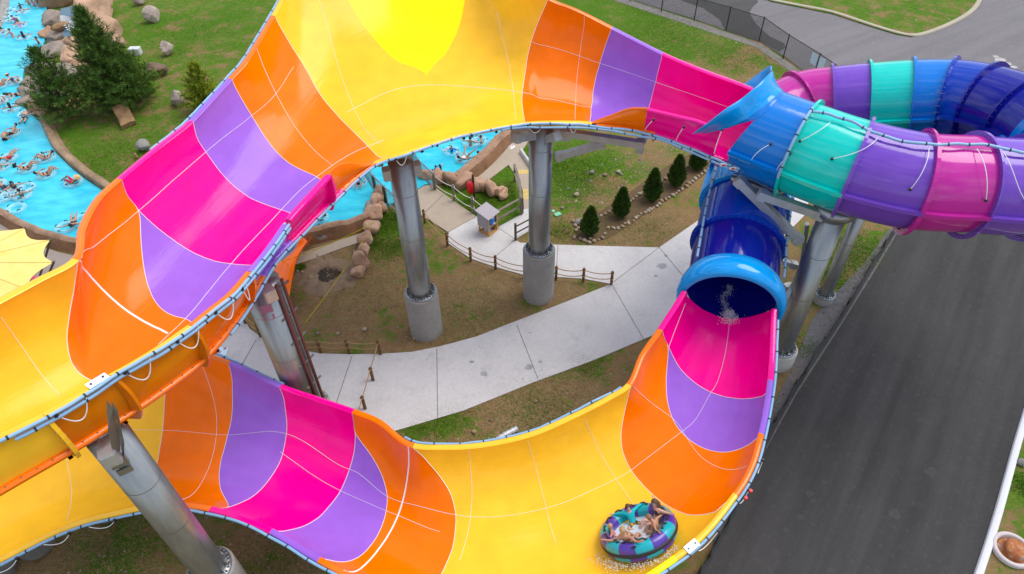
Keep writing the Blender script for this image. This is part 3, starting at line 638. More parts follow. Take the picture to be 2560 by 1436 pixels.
# kerbed grass island
KI = [(1905, -30), (1900, -6), (1935, 4), (2000, 17), (2080, 33), (2180, 66), (2240, 84), (2278, 91), (2312, 86), (2370, 64), (2420, 36), (2445, 8), (2455, -30)]
LAWN = bpy.data.materials['soil_and_grass']
isl = slab('grass_island', KI, .12, LAWN, .1)
a_ = isl.data.attributes.new('grass', 'FLOAT', 'POINT'); a_.data.foreach_set('value', np.full(len(isl.data.vertices), .66, np.float32))
def kerb(px, w, h, mat, name, z=.0):
    P = crom(np.array([at(x, y, z) for x, y in px]), 6); T = np.gradient(P, axis=0); Nn = np.stack([-T[:, 1], T[:, 0], 0 * T[:, 0]], -1); Nn /= np.linalg.norm(Nn, axis=1)[:, None]; zz = V(0, 0, 1)
    mb = MB(); mb.grid(np.stack([P - Nn * w / 2, P - Nn * (w / 2 - .02) + zz * (h - .03), P - Nn * (w / 2 - .05) + zz * h, P + Nn * (w / 2 - .05) + zz * h, P + Nn * (w / 2 - .02) + zz * (h - .03), P + Nn * w / 2]), flip=True)
    o = mb.build(name, mat); o['kind'] = 'structure'; return o
kerb(KI, .42, .17, concrete('tan_kerb', (.40, .36, .28), .15), 'kerb')
kerb([(2640, 830), (2566, 1030), (2492, 1290), (2444, 1440), (2410, 1540)], .30, .18, concrete('white_kerb', (.62, .62, .66), .08), 'kerb')
# concrete footpaths
slab('path', [(1122, 579), (1189, 540), (1206, 551), (1232, 575), (1300, 538), (1312, 520), (1352, 520), (1352, 560), (1288, 598), (1300, 607), (1390, 612), (1648, 619), (1750, 548), (1900, 430), (2040, 430), (2014, 536), (1900, 650), (1800, 735), (1660, 826), (1480, 902), (1330, 957), (1160, 1026), (992, 1076),
     (900, 1100), (700, 1090), (480, 1000), (430, 930), (470, 860), (540, 800), (590, 745), (598, 766), (612, 800), (624, 822), (660, 848), (735, 872), (800, 884), (875, 886), (950, 885), (1030, 880), (1100, 866), (1190, 842), (1290, 803), (1420, 753), (1528, 710), (1460, 697), (1400, 693), (1312, 688), (1240, 668), (1178, 647), (1120, 608)], .05, CONC)
slab('bridge_deck', [(1120, 580), (1058, 540), (997, 523), (948, 466), (915, 425), (860, 350), (960, 320), (1042, 420), (1088, 470), (1150, 513), (1190, 541)], .09, TAN, .14)
slab('poolside_path', [(600, 690), (704, 646), (800, 617), (920, 577), (940, 570), (925, 592), (906, 604), (850, 622), (767, 653), (683, 678), (600, 712)], .05, TAN)
slab('poolside_path', [(1165, 452), (1204, 427), (1246, 390), (1284, 347), (1310, 300), (1345, 300), (1324, 348), (1302, 382), (1328, 420), (1350, 470), (1350, 522), (1310, 522), (1307, 478), (1296, 440), (1282, 428), (1271, 412), (1242, 434), (1212, 457), (1190, 462)], .055, TAN)
slab('pool_deck', [(-160, 470), (0, 560), (60, 592), (110, 618), (150, 632), (205, 643), (260, 700), (120, 860), (-200, 1000), (-260, 600)], .05, concrete('brown_deck', (.30, .255, .235), .18))
def strip(p0, p1, w, z, mat, name):
    a, b = at(*p0, z), at(*p1, z); t = unit(b - a); n = V(-t[1], t[0], 0) * w / 2; mb = MB(); mb.add([a - n, b - n, b + n, a + n], [(0, 1, 2, 3)], smooth=False); o = mb.build(name, mat); o['kind'] = 'structure'; return o
JOI = plain('joint_dark', (.17, .165, .16), .9)
for p0, p1 in [((1292, 812), (1345, 948)), ((1545, 706), (1582, 856)) if False else ((1530, 712), (1610, 850)), ((1092, 872), (1094, 1046)), ((1648, 619), (1720, 705)), ((1648, 619), (1530, 708)), ((880, 890), (840, 1010)), ((1290, 598), (1240, 640)), ((1240, 566), (1290, 600)), ((1395, 614), (1390, 690)), ((640, 850), (590, 940))]:
    strip(p0, p1, .035, .0545, JOI, 'path_joint')
strip((1056, 538), (1108, 487), .05, .095, JOI, 'path_joint')
for (x0, x1), ys_ in (((1296, 1330), (426, 428.5, 431, 433.5)), ((1307, 1350), (474, 477.3, 480.6, 484, 487.3, 490.6, 494, 497.5))):
    for y in ys_: strip((x0, y), (x1, y), .055, .062, plain('yellow_paint', srgb(240, 205, 70), .6), 'path_marking')
# stains where water has run on the concrete
# planting bed
slab('planting_bed', [(1440, 592), (1450, 560), (1490, 535), (1560, 492), (1630, 440), (1700, 395), (1790, 360), (1830, 380), (1770, 430), (1700, 482), (1640, 515), (1580, 560), (1520, 596), (1475, 606)], .03, concrete('mulch_soil', (.125, .082, .043), .35, 4.0), .06)
slab('gravel_strip', [(1765, 1440), (1856, 1262), (1918, 1130), (1998, 985), (2106, 818), (2186, 690), (2246, 590), (2225, 570), (2160, 660), (2080, 740), (2030, 800), (1990, 900), (1960, 960), (1900, 1085), (1800, 1280)], .02, concrete('grey_gravel', (.14, .135, .14), .6, 6.0), .05)
slab('gravel_strip', [(1500, -26), (1620, 14), (1730, 50), (1815, 80), (1900, 109), (1960, 148), (2035, 203), (2130, 268), (2115, 275), (2000, 195), (1950, 160), (1890, 118), (1810, 92), (1720, 62), (1610, 26), (1490, -14)], .012, concrete('verge_gravel', (.24, .22, .20), .5, 5.0), .05)

# pale splashes and a tar mark on the road, scuffs on the concrete
def patch(px, py, r, z, mat, name, seed):
    g = np.random.RandomState(seed); p = at(px, py, z); a = np.linspace(0, 2 * np.pi, 18, endpoint=False); rr = r * (.7 + .45 * g.rand(18)); mb = MB(); mb.add(np.stack([p[0] + rr * np.cos(a), p[1] + rr * np.sin(a) * .8, np.full(18, z)], 1), [tuple(range(18))], smooth=False); o = mb.build(name, mat); o['kind'] = 'structure'
RS = concrete('pale_road_stain', (.062, .058, .055), .4, 8); CS = concrete('dark_scuff', (.34, .34, .36), .35, 6)
for k, (x, y, r) in enumerate([(1900, 1403, .16), (1941, 1379, .12), (1965, 1325, .14), (2000, 1293, .16), (2024, 1234, .18), (2061, 1205, .14), (2084, 1162, .12), (2122, 1136, .13), (2139, 1095, .11), (2165, 1058, .10), (2235, 1285, .28), (2330, 1180, .3), (2300, 1050, .2), (2390, 1100, .2)]): patch(x, y, r, .0345, RS, 'road_stain', k)
patch(2344, 992, .16, .035, plain('tar', (.012, .012, .013), .7), 'road_stain', 50)
for k, (x, y, r) in enumerate([(1322, 918, .24), (1350, 905, .12), (1655, 665, .3), (1640, 690, .14), (1665, 640, .12), (1325, 832, .08), (1210, 935, .2), (1180, 905, .14)]): patch(x, y, r, .0545, CS, 'path_stain', 60 + k)
for k, (x, y, r) in enumerate([(2500, 150, .5), (2520, 160, .35), (2490, 142, .25), (2535, 168, .3)]): patch(x, y, r, .031, concrete('white_spill', (.42, .40, .39), .4, 5), 'road_stain', 80 + k)
# ---- lazy river
def water_mat():
    b = NB('pool_water'); o = b.n('ShaderNodeTexCoord').outputs['Object']
    mpn = b.n('ShaderNodeMapping', {'Vector': o}); mpn.inputs['Rotation'].default_value = (0, 0, R(20)); mpn.inputs['Scale'].default_value = (.7, 1.6, 1)
    n1 = b.noise(mpn.outputs[0], .9, 4, .55); n2 = b.noise(mpn.outputs[0], 4.5, 6, .62); n3 = b.noise(o, .22, 3)
    c = b.ramp(n1, [(.3, (.012, .40, .58)), (.55, (.035, .53, .69)), (.8, (.09, .63, .77))]); c = b.mix(b.ramp(n2, [(.62, (0,) * 3), (.86, (.4,) * 3)]), c, (.40, .78, .86))  # second mix paints bright caustic-like ripples into the water colour
    b.link(c, b.p.inputs['Base Color']); b.p.inputs['Roughness'].default_value = .12; b.p.inputs['IOR'].default_value = 1.33; b.bump(n2, .24, .08); return b.m
WL = .16
RIV = [(8, -40), (6, 20), (-30, 150), (-160, 330), (-160, 430), (0, 529), (34, 548), (68, 567), (108, 586), (129, 595), (194, 612), (320, 640), (450, 660), (600, 645), (690, 620), (735, 604), (870, 571), (936, 548), (952, 520), (1000, 500), (1060, 462), (1145, 447), (1200, 402), (1262, 338), (1300, 290), (1240, 265), (1100, 285), (980, 325), (880, 375), (760, 450), (640, 520), (480, 545),
       (330, 510), (262, 480), (215, 449), (175, 417), (140, 382), (122, 352), (108, 322), (98, 298), (72, 284), (56, 262), (54, 222), (56, 200), (60, 172), (92, 150), (112, 100), (110, 72), (120, 58), (117, 30), (111, -40)]
slab('river_water', RIV, WL, water_mat(), .3)
def rockmat(name, c, scale=1.0, stain=(.10, .05, .02)):
    b = NB(name); o = b.n('ShaderNodeTexCoord').outputs['Object']; n1 = b.noise(o, .9 * scale, 7, .65); n2 = b.noise(o, 5 * scale, 6, .65); n3 = b.noise(o, 24, 4, .7)
    x = b.ramp(n1, [(.3, tuple(q * .62 for q in c)), (.52, c), (.72, tuple(min(1, q * 1.3) for q in c))]); x = b.mix(b.ramp(n2, [(.5, (0,) * 3), (.75, (.6,) * 3)]), x, stain)
    b.link(x, b.p.inputs['Base Color']); b.p.inputs['Roughness'].default_value = .85; b.bump(b.n('ShaderNodeMath', {0: n2, 1: n3}, operation='ADD').outputs[0], 1.0, .12); return b.m
ROCKW = rockmat('rust_brown_rockwork', (.36, .185, .09), 1.0, (.20, .085, .03)); ROCKT = rockmat('salmon_rockwork', (.66, .42, .28), .8, (.46, .25, .14))
CAPM = rockmat('tan_pink_rock_cap', (.56, .34, .22), 1.2, (.36, .19, .10))
def rockwall(px, w, h, label, mat=ROCKW, cap=True, seed=1, side=1, batter=.22):
    """moulded rockwork wall along the water edge, px = water-side foot"""
    g = np.random.RandomState(seed); P = crom(np.array([at(x, y, .0) for x, y in px]), 8); T = np.gradient(P, axis=0); Nn = np.stack([-T[:, 1], T[:, 0], 0 * T[:, 0]], -1); Nn /= np.linalg.norm(Nn, axis=1)[:, None]; Nn *= side; zz = V(0, 0, 1)
    k = len(P); j = lambda s_: (np.convolve(g.randn(k + 4), np.ones(5) / 5, 'valid') * s_)[:, None]
    hh = h + j(.10); rows = [P - zz * .05, P + Nn * .03 + zz * hh * .5 + Nn * j(.05), P + Nn * .06 + zz * hh * .9, P + Nn * .16 + zz * (hh + .03), P + Nn * (w * .6) + zz * (hh + .04) + Nn * j(.04), P + Nn * (w * .85) + zz * hh * .86, P + Nn * (w + .04) + zz * hh * .5 + Nn * j(.08), P + Nn * (w + batter) - zz * .05]
    mb = MB(); mb.grid(np.stack(rows[:3]), 0, flip=side > 0); mb.grid(np.stack(rows[2:6]), 1, flip=side > 0); mb.grid(np.stack(rows[5:]), 0, flip=side > 0)
    q = np.stack(rows); 
    for e in (0, -1): mb.add(q[:, e], [tuple(range(len(rows)))], 0, smooth=False)
    o = mb.build('river_wall', [mat, CAPM if mat is ROCKW else mat]); return tag(o, label, 'wall', 'rockwork walls of the lazy river')
rockwall([(-160, 430), (0, 529), (34, 548), (68, 567), (108, 586), (129, 595), (194, 612), (320, 640)], .55, .75, 'brown rockwork river wall running behind the yellow shade sail', seed=2, side=-1)
rockwall([(600, 646), (690, 620), (735, 604), (800, 588), (870, 571), (936, 549)], .55, .85, 'rust brown river wall below the pink slide rim, with yellow tape in front', seed=3, side=-1)
rockwall([(1130, 458), (1160, 436), (1200, 402), (1235, 366), (1262, 338), (1300, 288)], .8, .8, 'rust brown river wall seen between the two tall middle columns', seed=4, side=-1)
rockwall([(98, 298), (108, 322), (122, 352), (140, 382), (175, 417), (215, 449), (262, 480), (330, 510), (400, 535)], .55, .5, 'pale tan river wall curving along the foot of the grassy bank', rockmat('tan_rockwork', (.46, .31, .19)), seed=5, side=1)
rockwall([(6, -60), (3, 30), (-20, 90)], .6, .4, 'short grey wall in the far corner of the lazy river', PED, seed=6, side=1)
# ================================================================== STEEL SUPPORTS
def plan(c, z): return V(c[0], c[1], z)
def column(base, top_z, ped_h, label, r=.53, pr=.82, nb=26, ped_mat=PED, taper=0.0):
    c = V(base[0], base[1], 0); t = empty('support_column', c, label, 'column', 'steel support columns of the slide')
    mb = MB(); mb.lathe([(pr + taper * .0, -.1), (pr, .02), (pr, ped_h - .08), (pr - .03, ped_h - .02), (pr - .10, ped_h), (0.01, ped_h)], c, 40); mb.build('pedestal', ped_mat, t)
    mb = MB(); mb.lathe([(r, ped_h + .09), (r, top_z), (0.02, top_z)], c, 40)
    for k in range(5): 
        z = ped_h + 1.2 + k * 2.4
        if z < top_z - .4: mb.lathe([(r + .006, z - .012), (r + .008, z), (r + .006, z + .012)], c, 40)
    mb.build('pole', STEEL, t)
    mb = MB(); mb.lathe([(.05, ped_h + .004), (r + .21, ped_h + .004), (r + .21, ped_h + .06), (r - .01, ped_h + .06)], c, 40); pl = mb.build('base_plate', STEEL, t)
    mb = MB(); bl = plain('blue_bolt_cap', srgb(30, 90, 150), .4)
    for k in range(nb):
        a = 2 * math.pi * k / nb; p = c + V(math.cos(a) * (r + .13), math.sin(a) * (r + .13), ped_h + .06); mb.cyl(p, p + V(0, 0, .07), .035, n=8); mb.cyl(p + V(0, 0, .07), p + V(0, 0, .11), .016, n=6, mat=1)
        a += math.pi / nb; q = c + V(math.cos(a) * r, math.sin(a) * r, ped_h + .06); o = V(math.cos(a), math.sin(a), 0)
        if k % 2 == 0: n_ = V(-o[1], o[0], 0) * .008; mb.add([q - n_, q + o * .17 - n_, q + V(0, 0, .3) - n_, q + n_, q + o * .17 + n_, q + V(0, 0, .3) + n_], [(0, 1, 2), (5, 4, 3), (0, 3, 4, 1), (1, 4, 5, 2)], mat=2, smooth=False)
    mb.build('anchor_bolts', [bl, plain('yellow_washer', srgb(200, 170, 60), .5), STEEL], t)
    return t
def arm(t, p0, p1, w=.26, h=.3, name='bracket_arm'):
    mb = MB(); mb.beam(p0, p1, w, h); p0 = np.asarray(p0, float); p1 = np.asarray(p1, float); x = unit(p1 - p0); y = unit(np.cross(V(0, 0, 1), x)); z = np.cross(x, y)
    for e, s in ((p0, 1), (p1, -1)): mb.beam(e + x * s * .02, e + x * s * .34, w + .07, h + .07)
    return mb.build(name, plain('sky_lit_zinc', (.52, .54, .55), .42, .55, var=.12, scale=3), t)  # arms paler than the poles: brightness from the sky put into the colour
c1b = at(1067, 826); c1 = column(c1b, 10.35, up_at(c1b, 1060, 728), 'tall round steel column nearest the river bridge, on a grey concrete pedestal in the dirt')
c2b = at(1346, 737); c2 = column(c2b, 10.4, up_at(c2b, 1350, 622), 'steel column on a pedestal beside the roped concrete path, nearest the evergreen bed')
ccb = at(525, 1420, 2.7); cc = column(ccb, 11.2, 2.7, 'leaning-looking steel column in front of the lower slide at bottom left')
cdb = at(796, 1084); cD = column(cdb, 9.5, 2.2, 'steel column with two brown pipes reflecting orange and pink slide', r=.66, pr=.95)
crb = at(1938, 900); cr = column(crb, 9.3, 1.0, 'wide steel column between the lower tube mouth and the road, on a pale pedestal', pr=.82, r=.53, ped_mat=concrete('pale_pedestal_concrete', (.42, .40, .37), .12))
# heads of the columns
def head(t, b, z, dx, ln):
    d = unit(V(dx[0], dx[1], 0)); arm(t, plan(b, z - .1) - d * ln, plan(b, z - .1) + d * ln, .34, .42, 'head_beam')
head(c1, c1b, 9.9, (1, .3), .8); head(c2, c2b, 10.0, (1, -.05), 1.3); head(cc, ccb, 11.1, (-.5, .9), 1.0); head(cD, cdb, 9.5, (-.6, .75), .9)
# propping arms
arm(c2, at(1388, 394, 8.9), at(1512, 358, 9.55)); arm(c2, at(1400, 330, 10.0), at(1610, 362, 9.7), .3, .3); arm(c2, at(1598, 382, 9.0), at(1612, 338, 9.9), .2, .2)
arm(c2, plan(c2b, 9.9), at(1285, 345, 10.6), .3, .34); arm(c2, plan(c2b, 9.6), at(1395, 340, 10.4), .3, .34)
# cabinet-like clamps on the front column
for b, t, z, ang in ((ccb, cc, 11.0, R(-60)), (cdb, cD, 9.3, R(-75))):
    d = V(math.cos(ang), math.sin(ang), 0); mb = MB(); c = plan(b, z - .55) + d * .60; mb.box(c, (.42, .12, .38), [[-d[1], d[0], 0], [d[0], d[1], 0], [0, 0, 1]]); mb.box(c + V(0, 0, -.42) + d * .02, (.36, .06, .22), [[-d[1], d[0], 0], [d[0], d[1], 0], [0, 0, 1]]); mb.build('clamp', STEEL, t)
# outrigger fin over the flange at the front column
mb = MB(); A_ = at(270, 1075, 12.15); B_ = at(285, 1150, 10.9); C_ = at(300, 1155, 10.3); D_ = at(266, 1000, 13.0)
mb.add([D_, at(283, 1022, 12.7), at(300, 1105, 11.4), C_, B_, A_], [(0, 1, 2, 3, 4, 5)], smooth=False); mb.add(np.array([D_, at(283, 1022, 12.7), at(300, 1105, 11.4), C_]) + V(.12, -.03, 0), [(0, 1, 2, 3)], smooth=False); mb.beam(at(262, 1085, 11.2), at(300, 1135, 10.7), .3, .12); mb.build('bracket_plate', STEEL, cc)
# right column braces to the two tubes
arm(cr, at(1842, 447, 9.9), at(2002, 606, 7.5), .30, .34, 'brace'); arm(cr, at(1895, 484, 9.7), at(2060, 540, 9.1), .32, .32, 'brace'); arm(cr, at(1952, 768, 4.3), at(2000, 684, 5.2), .2, .22, 'brace'); arm(cr, at(1935, 648, 6.0), at(1992, 665, 5.6), .22, .22, 'brace'); arm(cr, at(1960, 720, 4.6), at(2004, 706, 4.6), .2, .2, 'brace')
mb = MB(); mb.tube(crom([at(1830, 446, 9.2), at(1880, 462, 9.2), at(1960, 500, 9.0), at(2070, 545, 8.8)], 6), .17, 12); mb.build('header_pipe', STEEL, cr)
mb = MB(); mb.lathe([(.02, 9.5), (.80, 9.5), (.80, 9.15), (.53, 8.85)], V(crb[0], crb[1], 0), 32); mb.build('head_plate', STEEL, cr)
mb = MB(); mb.cyl(at(1998, 700, 3.0), at(2018, 560, 7.4), .10); mb.build('riser_pipe', STEEL, cr)
# second thinner column and its drain pipe
b2 = at(2056, 752); t2 = column(b2, 9.0, .5, 'thinner steel column standing behind the wide column beside the road gravel', r=.30, pr=.48, nb=14)
mb = MB(); mb.cyl(at(2064, 742, .4), at(2064, 742, .4) + V(0, 0, .01), .2); d0 = at(2068, 745); dz = up_at(d0, 2158, 560); mb.cyl(plan(d0, .15), plan(d0, dz), .13); mb.build('drain_pipe', plain('dark_pipe', (.07, .075, .08), .45, .3), t2)
arm(t2, plan(b2, 3.2), plan(d0, 3.2), .1, .1, 'pipe_bracket'); arm(t2, plan(b2, 7.0), plan(d0, 7.0), .1, .1, 'pipe_bracket')
# brown conduits strapped to the left column
BRN = plain('brown_pipe', srgb(110, 62, 56), .5)
for k, (dx, dy) in enumerate(((.66, -.32), (.78, -.02))):
    p = plan(cdb, 0) + V(dx, dy, 0); mb = MB(); mb.tube(crom([p + V(0, 0, .2), p + V(0, 0, 5), p + V(0, 0, 9.6)], 4), .062, 10)
    mb.build('conduit', BRN, cD)
mb = MB()
for z in np.arange(1.2, 9.4, 1.35): mb.beam(plan(cdb, z) + V(.5, -.48, 0), plan(cdb, z) + V(.9, .2, 0), .05, .09)
mb.build('conduit_clips', STEEL, cD)
# more feet of the lower slide
for px, py, rd, lb in ((85, 1350, .72, 'low round concrete foot half hidden under the lower yellow flume'), (266, 1270, .55, 'round concrete foot nearest the front column, mostly hidden by the flume'), (-10, 1420, .6, 'concrete foot cut by the bottom corner of the photo')):
    p = at(px, py, .3); mb = MB(); mb.lathe([(rd, -.1), (rd, .25), (rd - .06, .3), (.02, .3)], V(p[0], p[1], 0), 32); tag(mb.build('concrete_foot', concrete('dark_concrete', (.15, .14, .125), .4, 2)), lb, 'foundation', 'round concrete feet under the lower slide')  # feet in a darker concrete than the column pedestals

# ================================================================== HOSES AND PIPES CLIPPED TO THE SLIDE
def clipped(P, r, name='cable_conduit', step=.85, wob=.03, seed=0, mat=PIPE, par=slide):
    g = np.random.RandomState(seed); L_ = np.concatenate([[0], np.cumsum(np.linalg.norm(np.diff(P, axis=0), axis=1))]); n = max(6, int(L_[-1] / .3)); d = np.linspace(0, L_[-1], n); Q = np.stack([np.interp(d, L_, P[:, k]) for k in range(3)], 1)
    Q = Q + np.convolve(g.randn(n + 6), np.ones(4) / 4, 'same')[3:n + 3, None] * V(.5, .5, 1) * wob; Q = crom(Q, 3); mb = MB(); mb.tube(Q, r, 10)
    L2 = np.concatenate([[0], np.cumsum(np.linalg.norm(np.diff(Q, axis=0), axis=1))]); T = np.gradient(Q, axis=0)
    for x in np.arange(.4, L2[-1], step): i = np.searchsorted(L2, x); t = unit(T[min(i, len(T) - 1)]); c = Q[min(i, len(Q) - 1)]; mb.cyl(c - t * .022, c + t * .022, r * 1.22, n=10, mat=1)
    return mb.build(name, [mat, BLACK], par)
Z1 = V(0, 0, 1)
E_, ov_, S0_ = [np.concatenate([w_[k] for w_ in walls[:5]]) for k in range(3)]
clipped(E_ + ov_ * .25 + Z1 * .05, .046, seed=1); clipped(E_[30:] + ov_[30:] * .25 - Z1 * .09, .05, seed=2, step=1.1)
S_ = np.linspace(7.6, 13.2, 60); clipped(UP.pt(S_, np.ones_like(S_)) + outward(UP, S_, True) * .3 + Z1 * .02, .05, seed=3)
S_ = np.linspace(13.0, 26.0, 160); clipped(UP.pt(S_, np.ones_like(S_)) + outward(UP, S_, True) * .31 + Z1 * .03, .05, seed=4)
S_ = np.linspace(18, 26.0, 90); clipped(UP.pt(S_, np.ones_like(S_)) + outward(UP, S_, True) * .38 - Z1 * .06, .045, seed=5, step=1.2)
S_ = np.linspace(8.0, 16.0, 90); clipped(UP.pt(S_, np.zeros_like(S_)) + outward(UP, S_, False) * .32 - Z1 * .03, .05, seed=6)
S_ = np.linspace(1.2, 20, 240); clipped(LO.pt(S_, np.ones_like(S_)) + outward(LO, S_, True) * .25 - Z1 * .04, .05, seed=7)
S_ = np.linspace(4.2, 10.2, 100); clipped(LO.pt(S_, np.zeros_like(S_)) + outward(LO, S_, False) * .27 - Z1 * .06, .05, seed=8)
S_ = np.linspace(14, 16.2, 50); clipped(LO.pt(S_, np.zeros_like(S_)) + outward(LO, S_, False) * .27 - Z1 * .06, .05, seed=9)
# along the upper tube
def on_tube(tp, s, ang, r=TR + .1):
    return tp.ring(np.array([s]), r, np.array([R(ang)]))[0, 0]
sgn = 1 if on_tube(UT, 2.5, 90)[1] < UT.C[2][1] else -1
TA = lambda s, ang, r=TR + .1: on_tube(UT, s, ang * sgn, r)
clipped(np.array([TA(s, 92) for s in np.linspace(1.0, 2.0, 12)]), .055, seed=11, step=.55)
clipped(np.array([TA(2.0, a, TR + .24) for a in np.linspace(94, 12, 24)]), .055, seed=12, step=.6)
clipped(np.array([TA(s, 14 - 4 * math.sin(s * 3.1), TR + .14 + .06 * math.sin(s * 6.3) ** 2) for s in np.linspace(2.0, 8.6, 90)]), .055, seed=13, step=.7)
sg2 = 1 if on_tube(LT, 1, 90)[0] > LT.C[1][0] else -1
for ang in (-52, 64): clipped(np.array([on_tube(LT, s, ang * sg2, TR + .22) for s in np.linspace(.25, 2.6, 30)]), .05, seed=120 + ang, step=.55)
def loop(p0, p1, sag, name='drip_hose', r=.015, out=None):
    p0, p1 = np.asarray(p0, float), np.asarray(p1, float); u = np.linspace(0, 1, 16)[:, None]; P = p0 * (1 - u) + p1 * u; P = P - V(0, 0, 1) * sag * 4 * u * (1 - u)
    if out is not None: P = P + np.asarray(out) * (4 * u * (1 - u))
    mb = MB(); mb.tube(P, r, 8); mb.cyl(P[0] - V(0, 0, .05), P[0] + V(0, 0, .05), .05, n=8, mat=1); return mb.build(name, [HOSE, BLACK], slide)
# hanging hoses on the outer walls
def wallpt(px, py): 
    j = np.argmin(((proj(E_) - V(px, py)) ** 2).sum(1)); return E_[j] + ov_[j] * .27
for x0, y0, x1, y1 in ((125, 1034, 200, 1000), (292, 944, 358, 908), (425, 858, 480, 820), (520, 780, 562, 748), (583, 720, 598, 712)):
    a_, b_ = wallpt(x0, y0), wallpt(x1, y1); loop(a_, b_, .55)
for s0, s1 in ((13.6, 14.0), (15.0, 15.6), (16.4, 17.0), (19.3, 19.9), (21.0, 21.5)):
    q = UP.pt(np.array([s0, s1]), np.ones(2)) + outward(UP, np.array([s0, s1]), True) * .33; loop(q[0], q[1], .35)
for x0, y0, x1, y1, z in ((1613, 325, 1634, 300, 11.3), (1690, 352, 1710, 318, 11.2), (1785, 385, 1805, 325, 11.3)): loop(at(x1, y1, 11.9), at(x0, y0, z - .2), -.05, out=outward(UP, np.array([23.5]), True)[0] * .1)
for s, a0, a1, ds in ((1.45, 92, 64, .2), (1.93, 92, 66, .1), (2.4, 18, 50, -.3), (3.15, 18, 56, -.45), (3.86, 16, 66, -.1), (4.6, 14, 70, .15), (5.05, 14, 70, .45)):
    P = np.array([TA(s + ds * u ** 2, a0 + (a1 - a0) * u, TR + .10 + .12 * math.sin(math.pi * u)) for u in np.linspace(0, 1, 16)]); mb = MB(); mb.tube(P, .013, 8); mb.cyl(P[-1] - V(0, 0, .04), P[-1] + V(0, 0, .04), .05, n=8, mat=1); mb.build('drip_hose', [HOSE, BLACK], slide)
for s0, s1 in ((4.6, 5.0), (5.6, 6.0), (6.6, 7.0), (18.0, 18.4), (18.8, 19.2), (17.3, 17.7)):
    q = LO.pt(np.array([s0, s1]), np.ones(2)) + outward(LO, np.array([s0, s1]), True) * .36; loop(q[0], q[1], .3)
# white junction plates on the rims, red tags
for p in (at(240, 953, 13.0), ):
    pass
def plate(P, d, nrm_, sz=(.42, .26)):
    d = unit(d); y = unit(np.cross(nrm_, d)); mb = MB(); mb.box(P, (sz[0], sz[1], .02), np.stack([d, y, nrm_], 1)); 
    for sx in (-1, 1): mb.cyl(P + d * sx * sz[0] * .3 + V(0, 0, .01), P + d * sx * sz[0] * .3 + V(0, 0, .04), .025, n=6, mat=1)
    mb.build('junction_plate', [plain('white_plate', (.75, .76, .80), .35), BLACK], slide)
j = np.argmin(((proj(E_) - V(240, 952)) ** 2).sum(1)); plate(E_[j] + ov_[j] * .05 + Z1 * .06, E_[j + 3] - E_[j - 3], V(0, 0, 1), (.5, .24))
s_ = np.array([7.05]); plate(LO.pt(s_, np.ones(1))[0] + outward(LO, s_, True)[0] * .12 + Z1 * .06, LO.pt(s_ + .1, np.ones(1))[0] - LO.pt(s_ - .1, np.ones(1))[0], V(0, 0, 1), (.5, .28))
RED = plain('red_plastic', srgb(210, 20, 40), .4)
for s_v in (5.62, 5.85):
    q = LO.pt(np.array([s_v]), np.ones(1))[0] + outward(LO, np.array([s_v]), True)[0] * .42; mb = MB(); mb.cyl(q, q + V(0, 0, .1), .06, n=10); mb.build('valve', RED, slide)
for s_v in (25.35, 25.75): 
    q = UP.pt(np.array([min(s_v, 26)]), np.ones(1))[0] + outward(UP, np.array([25.5]), True)[0] * .4; mb = MB(); mb.box(q, (.26, .05, .1)); mb.box(q + V(0, -.03, 0), (.14, .02, .06), mat=1); mb.build('pipe_tag', [plain('white_plate', (.75, .76, .80), .35), RED], slide)
# lower hanging loops of conduit by the purple wall
for a_, b_, c_ in ((at(712, 560, 11.9), at(715, 610, 10.9), at(690, 645, 10.3)), (at(757, 565, 11.2), at(735, 620, 10.2), at(700, 650, 10.0))):
    mb = MB(); mb.tube(crom([a_, b_, c_], 8), .055, 10); mb.build('cable_conduit', PIPE, slide)
mb = MB(); mb.blob(at(700, 645, 10.1), (.2, .14, .14), 3); mb.build('pump_housing', PIPE, slide)
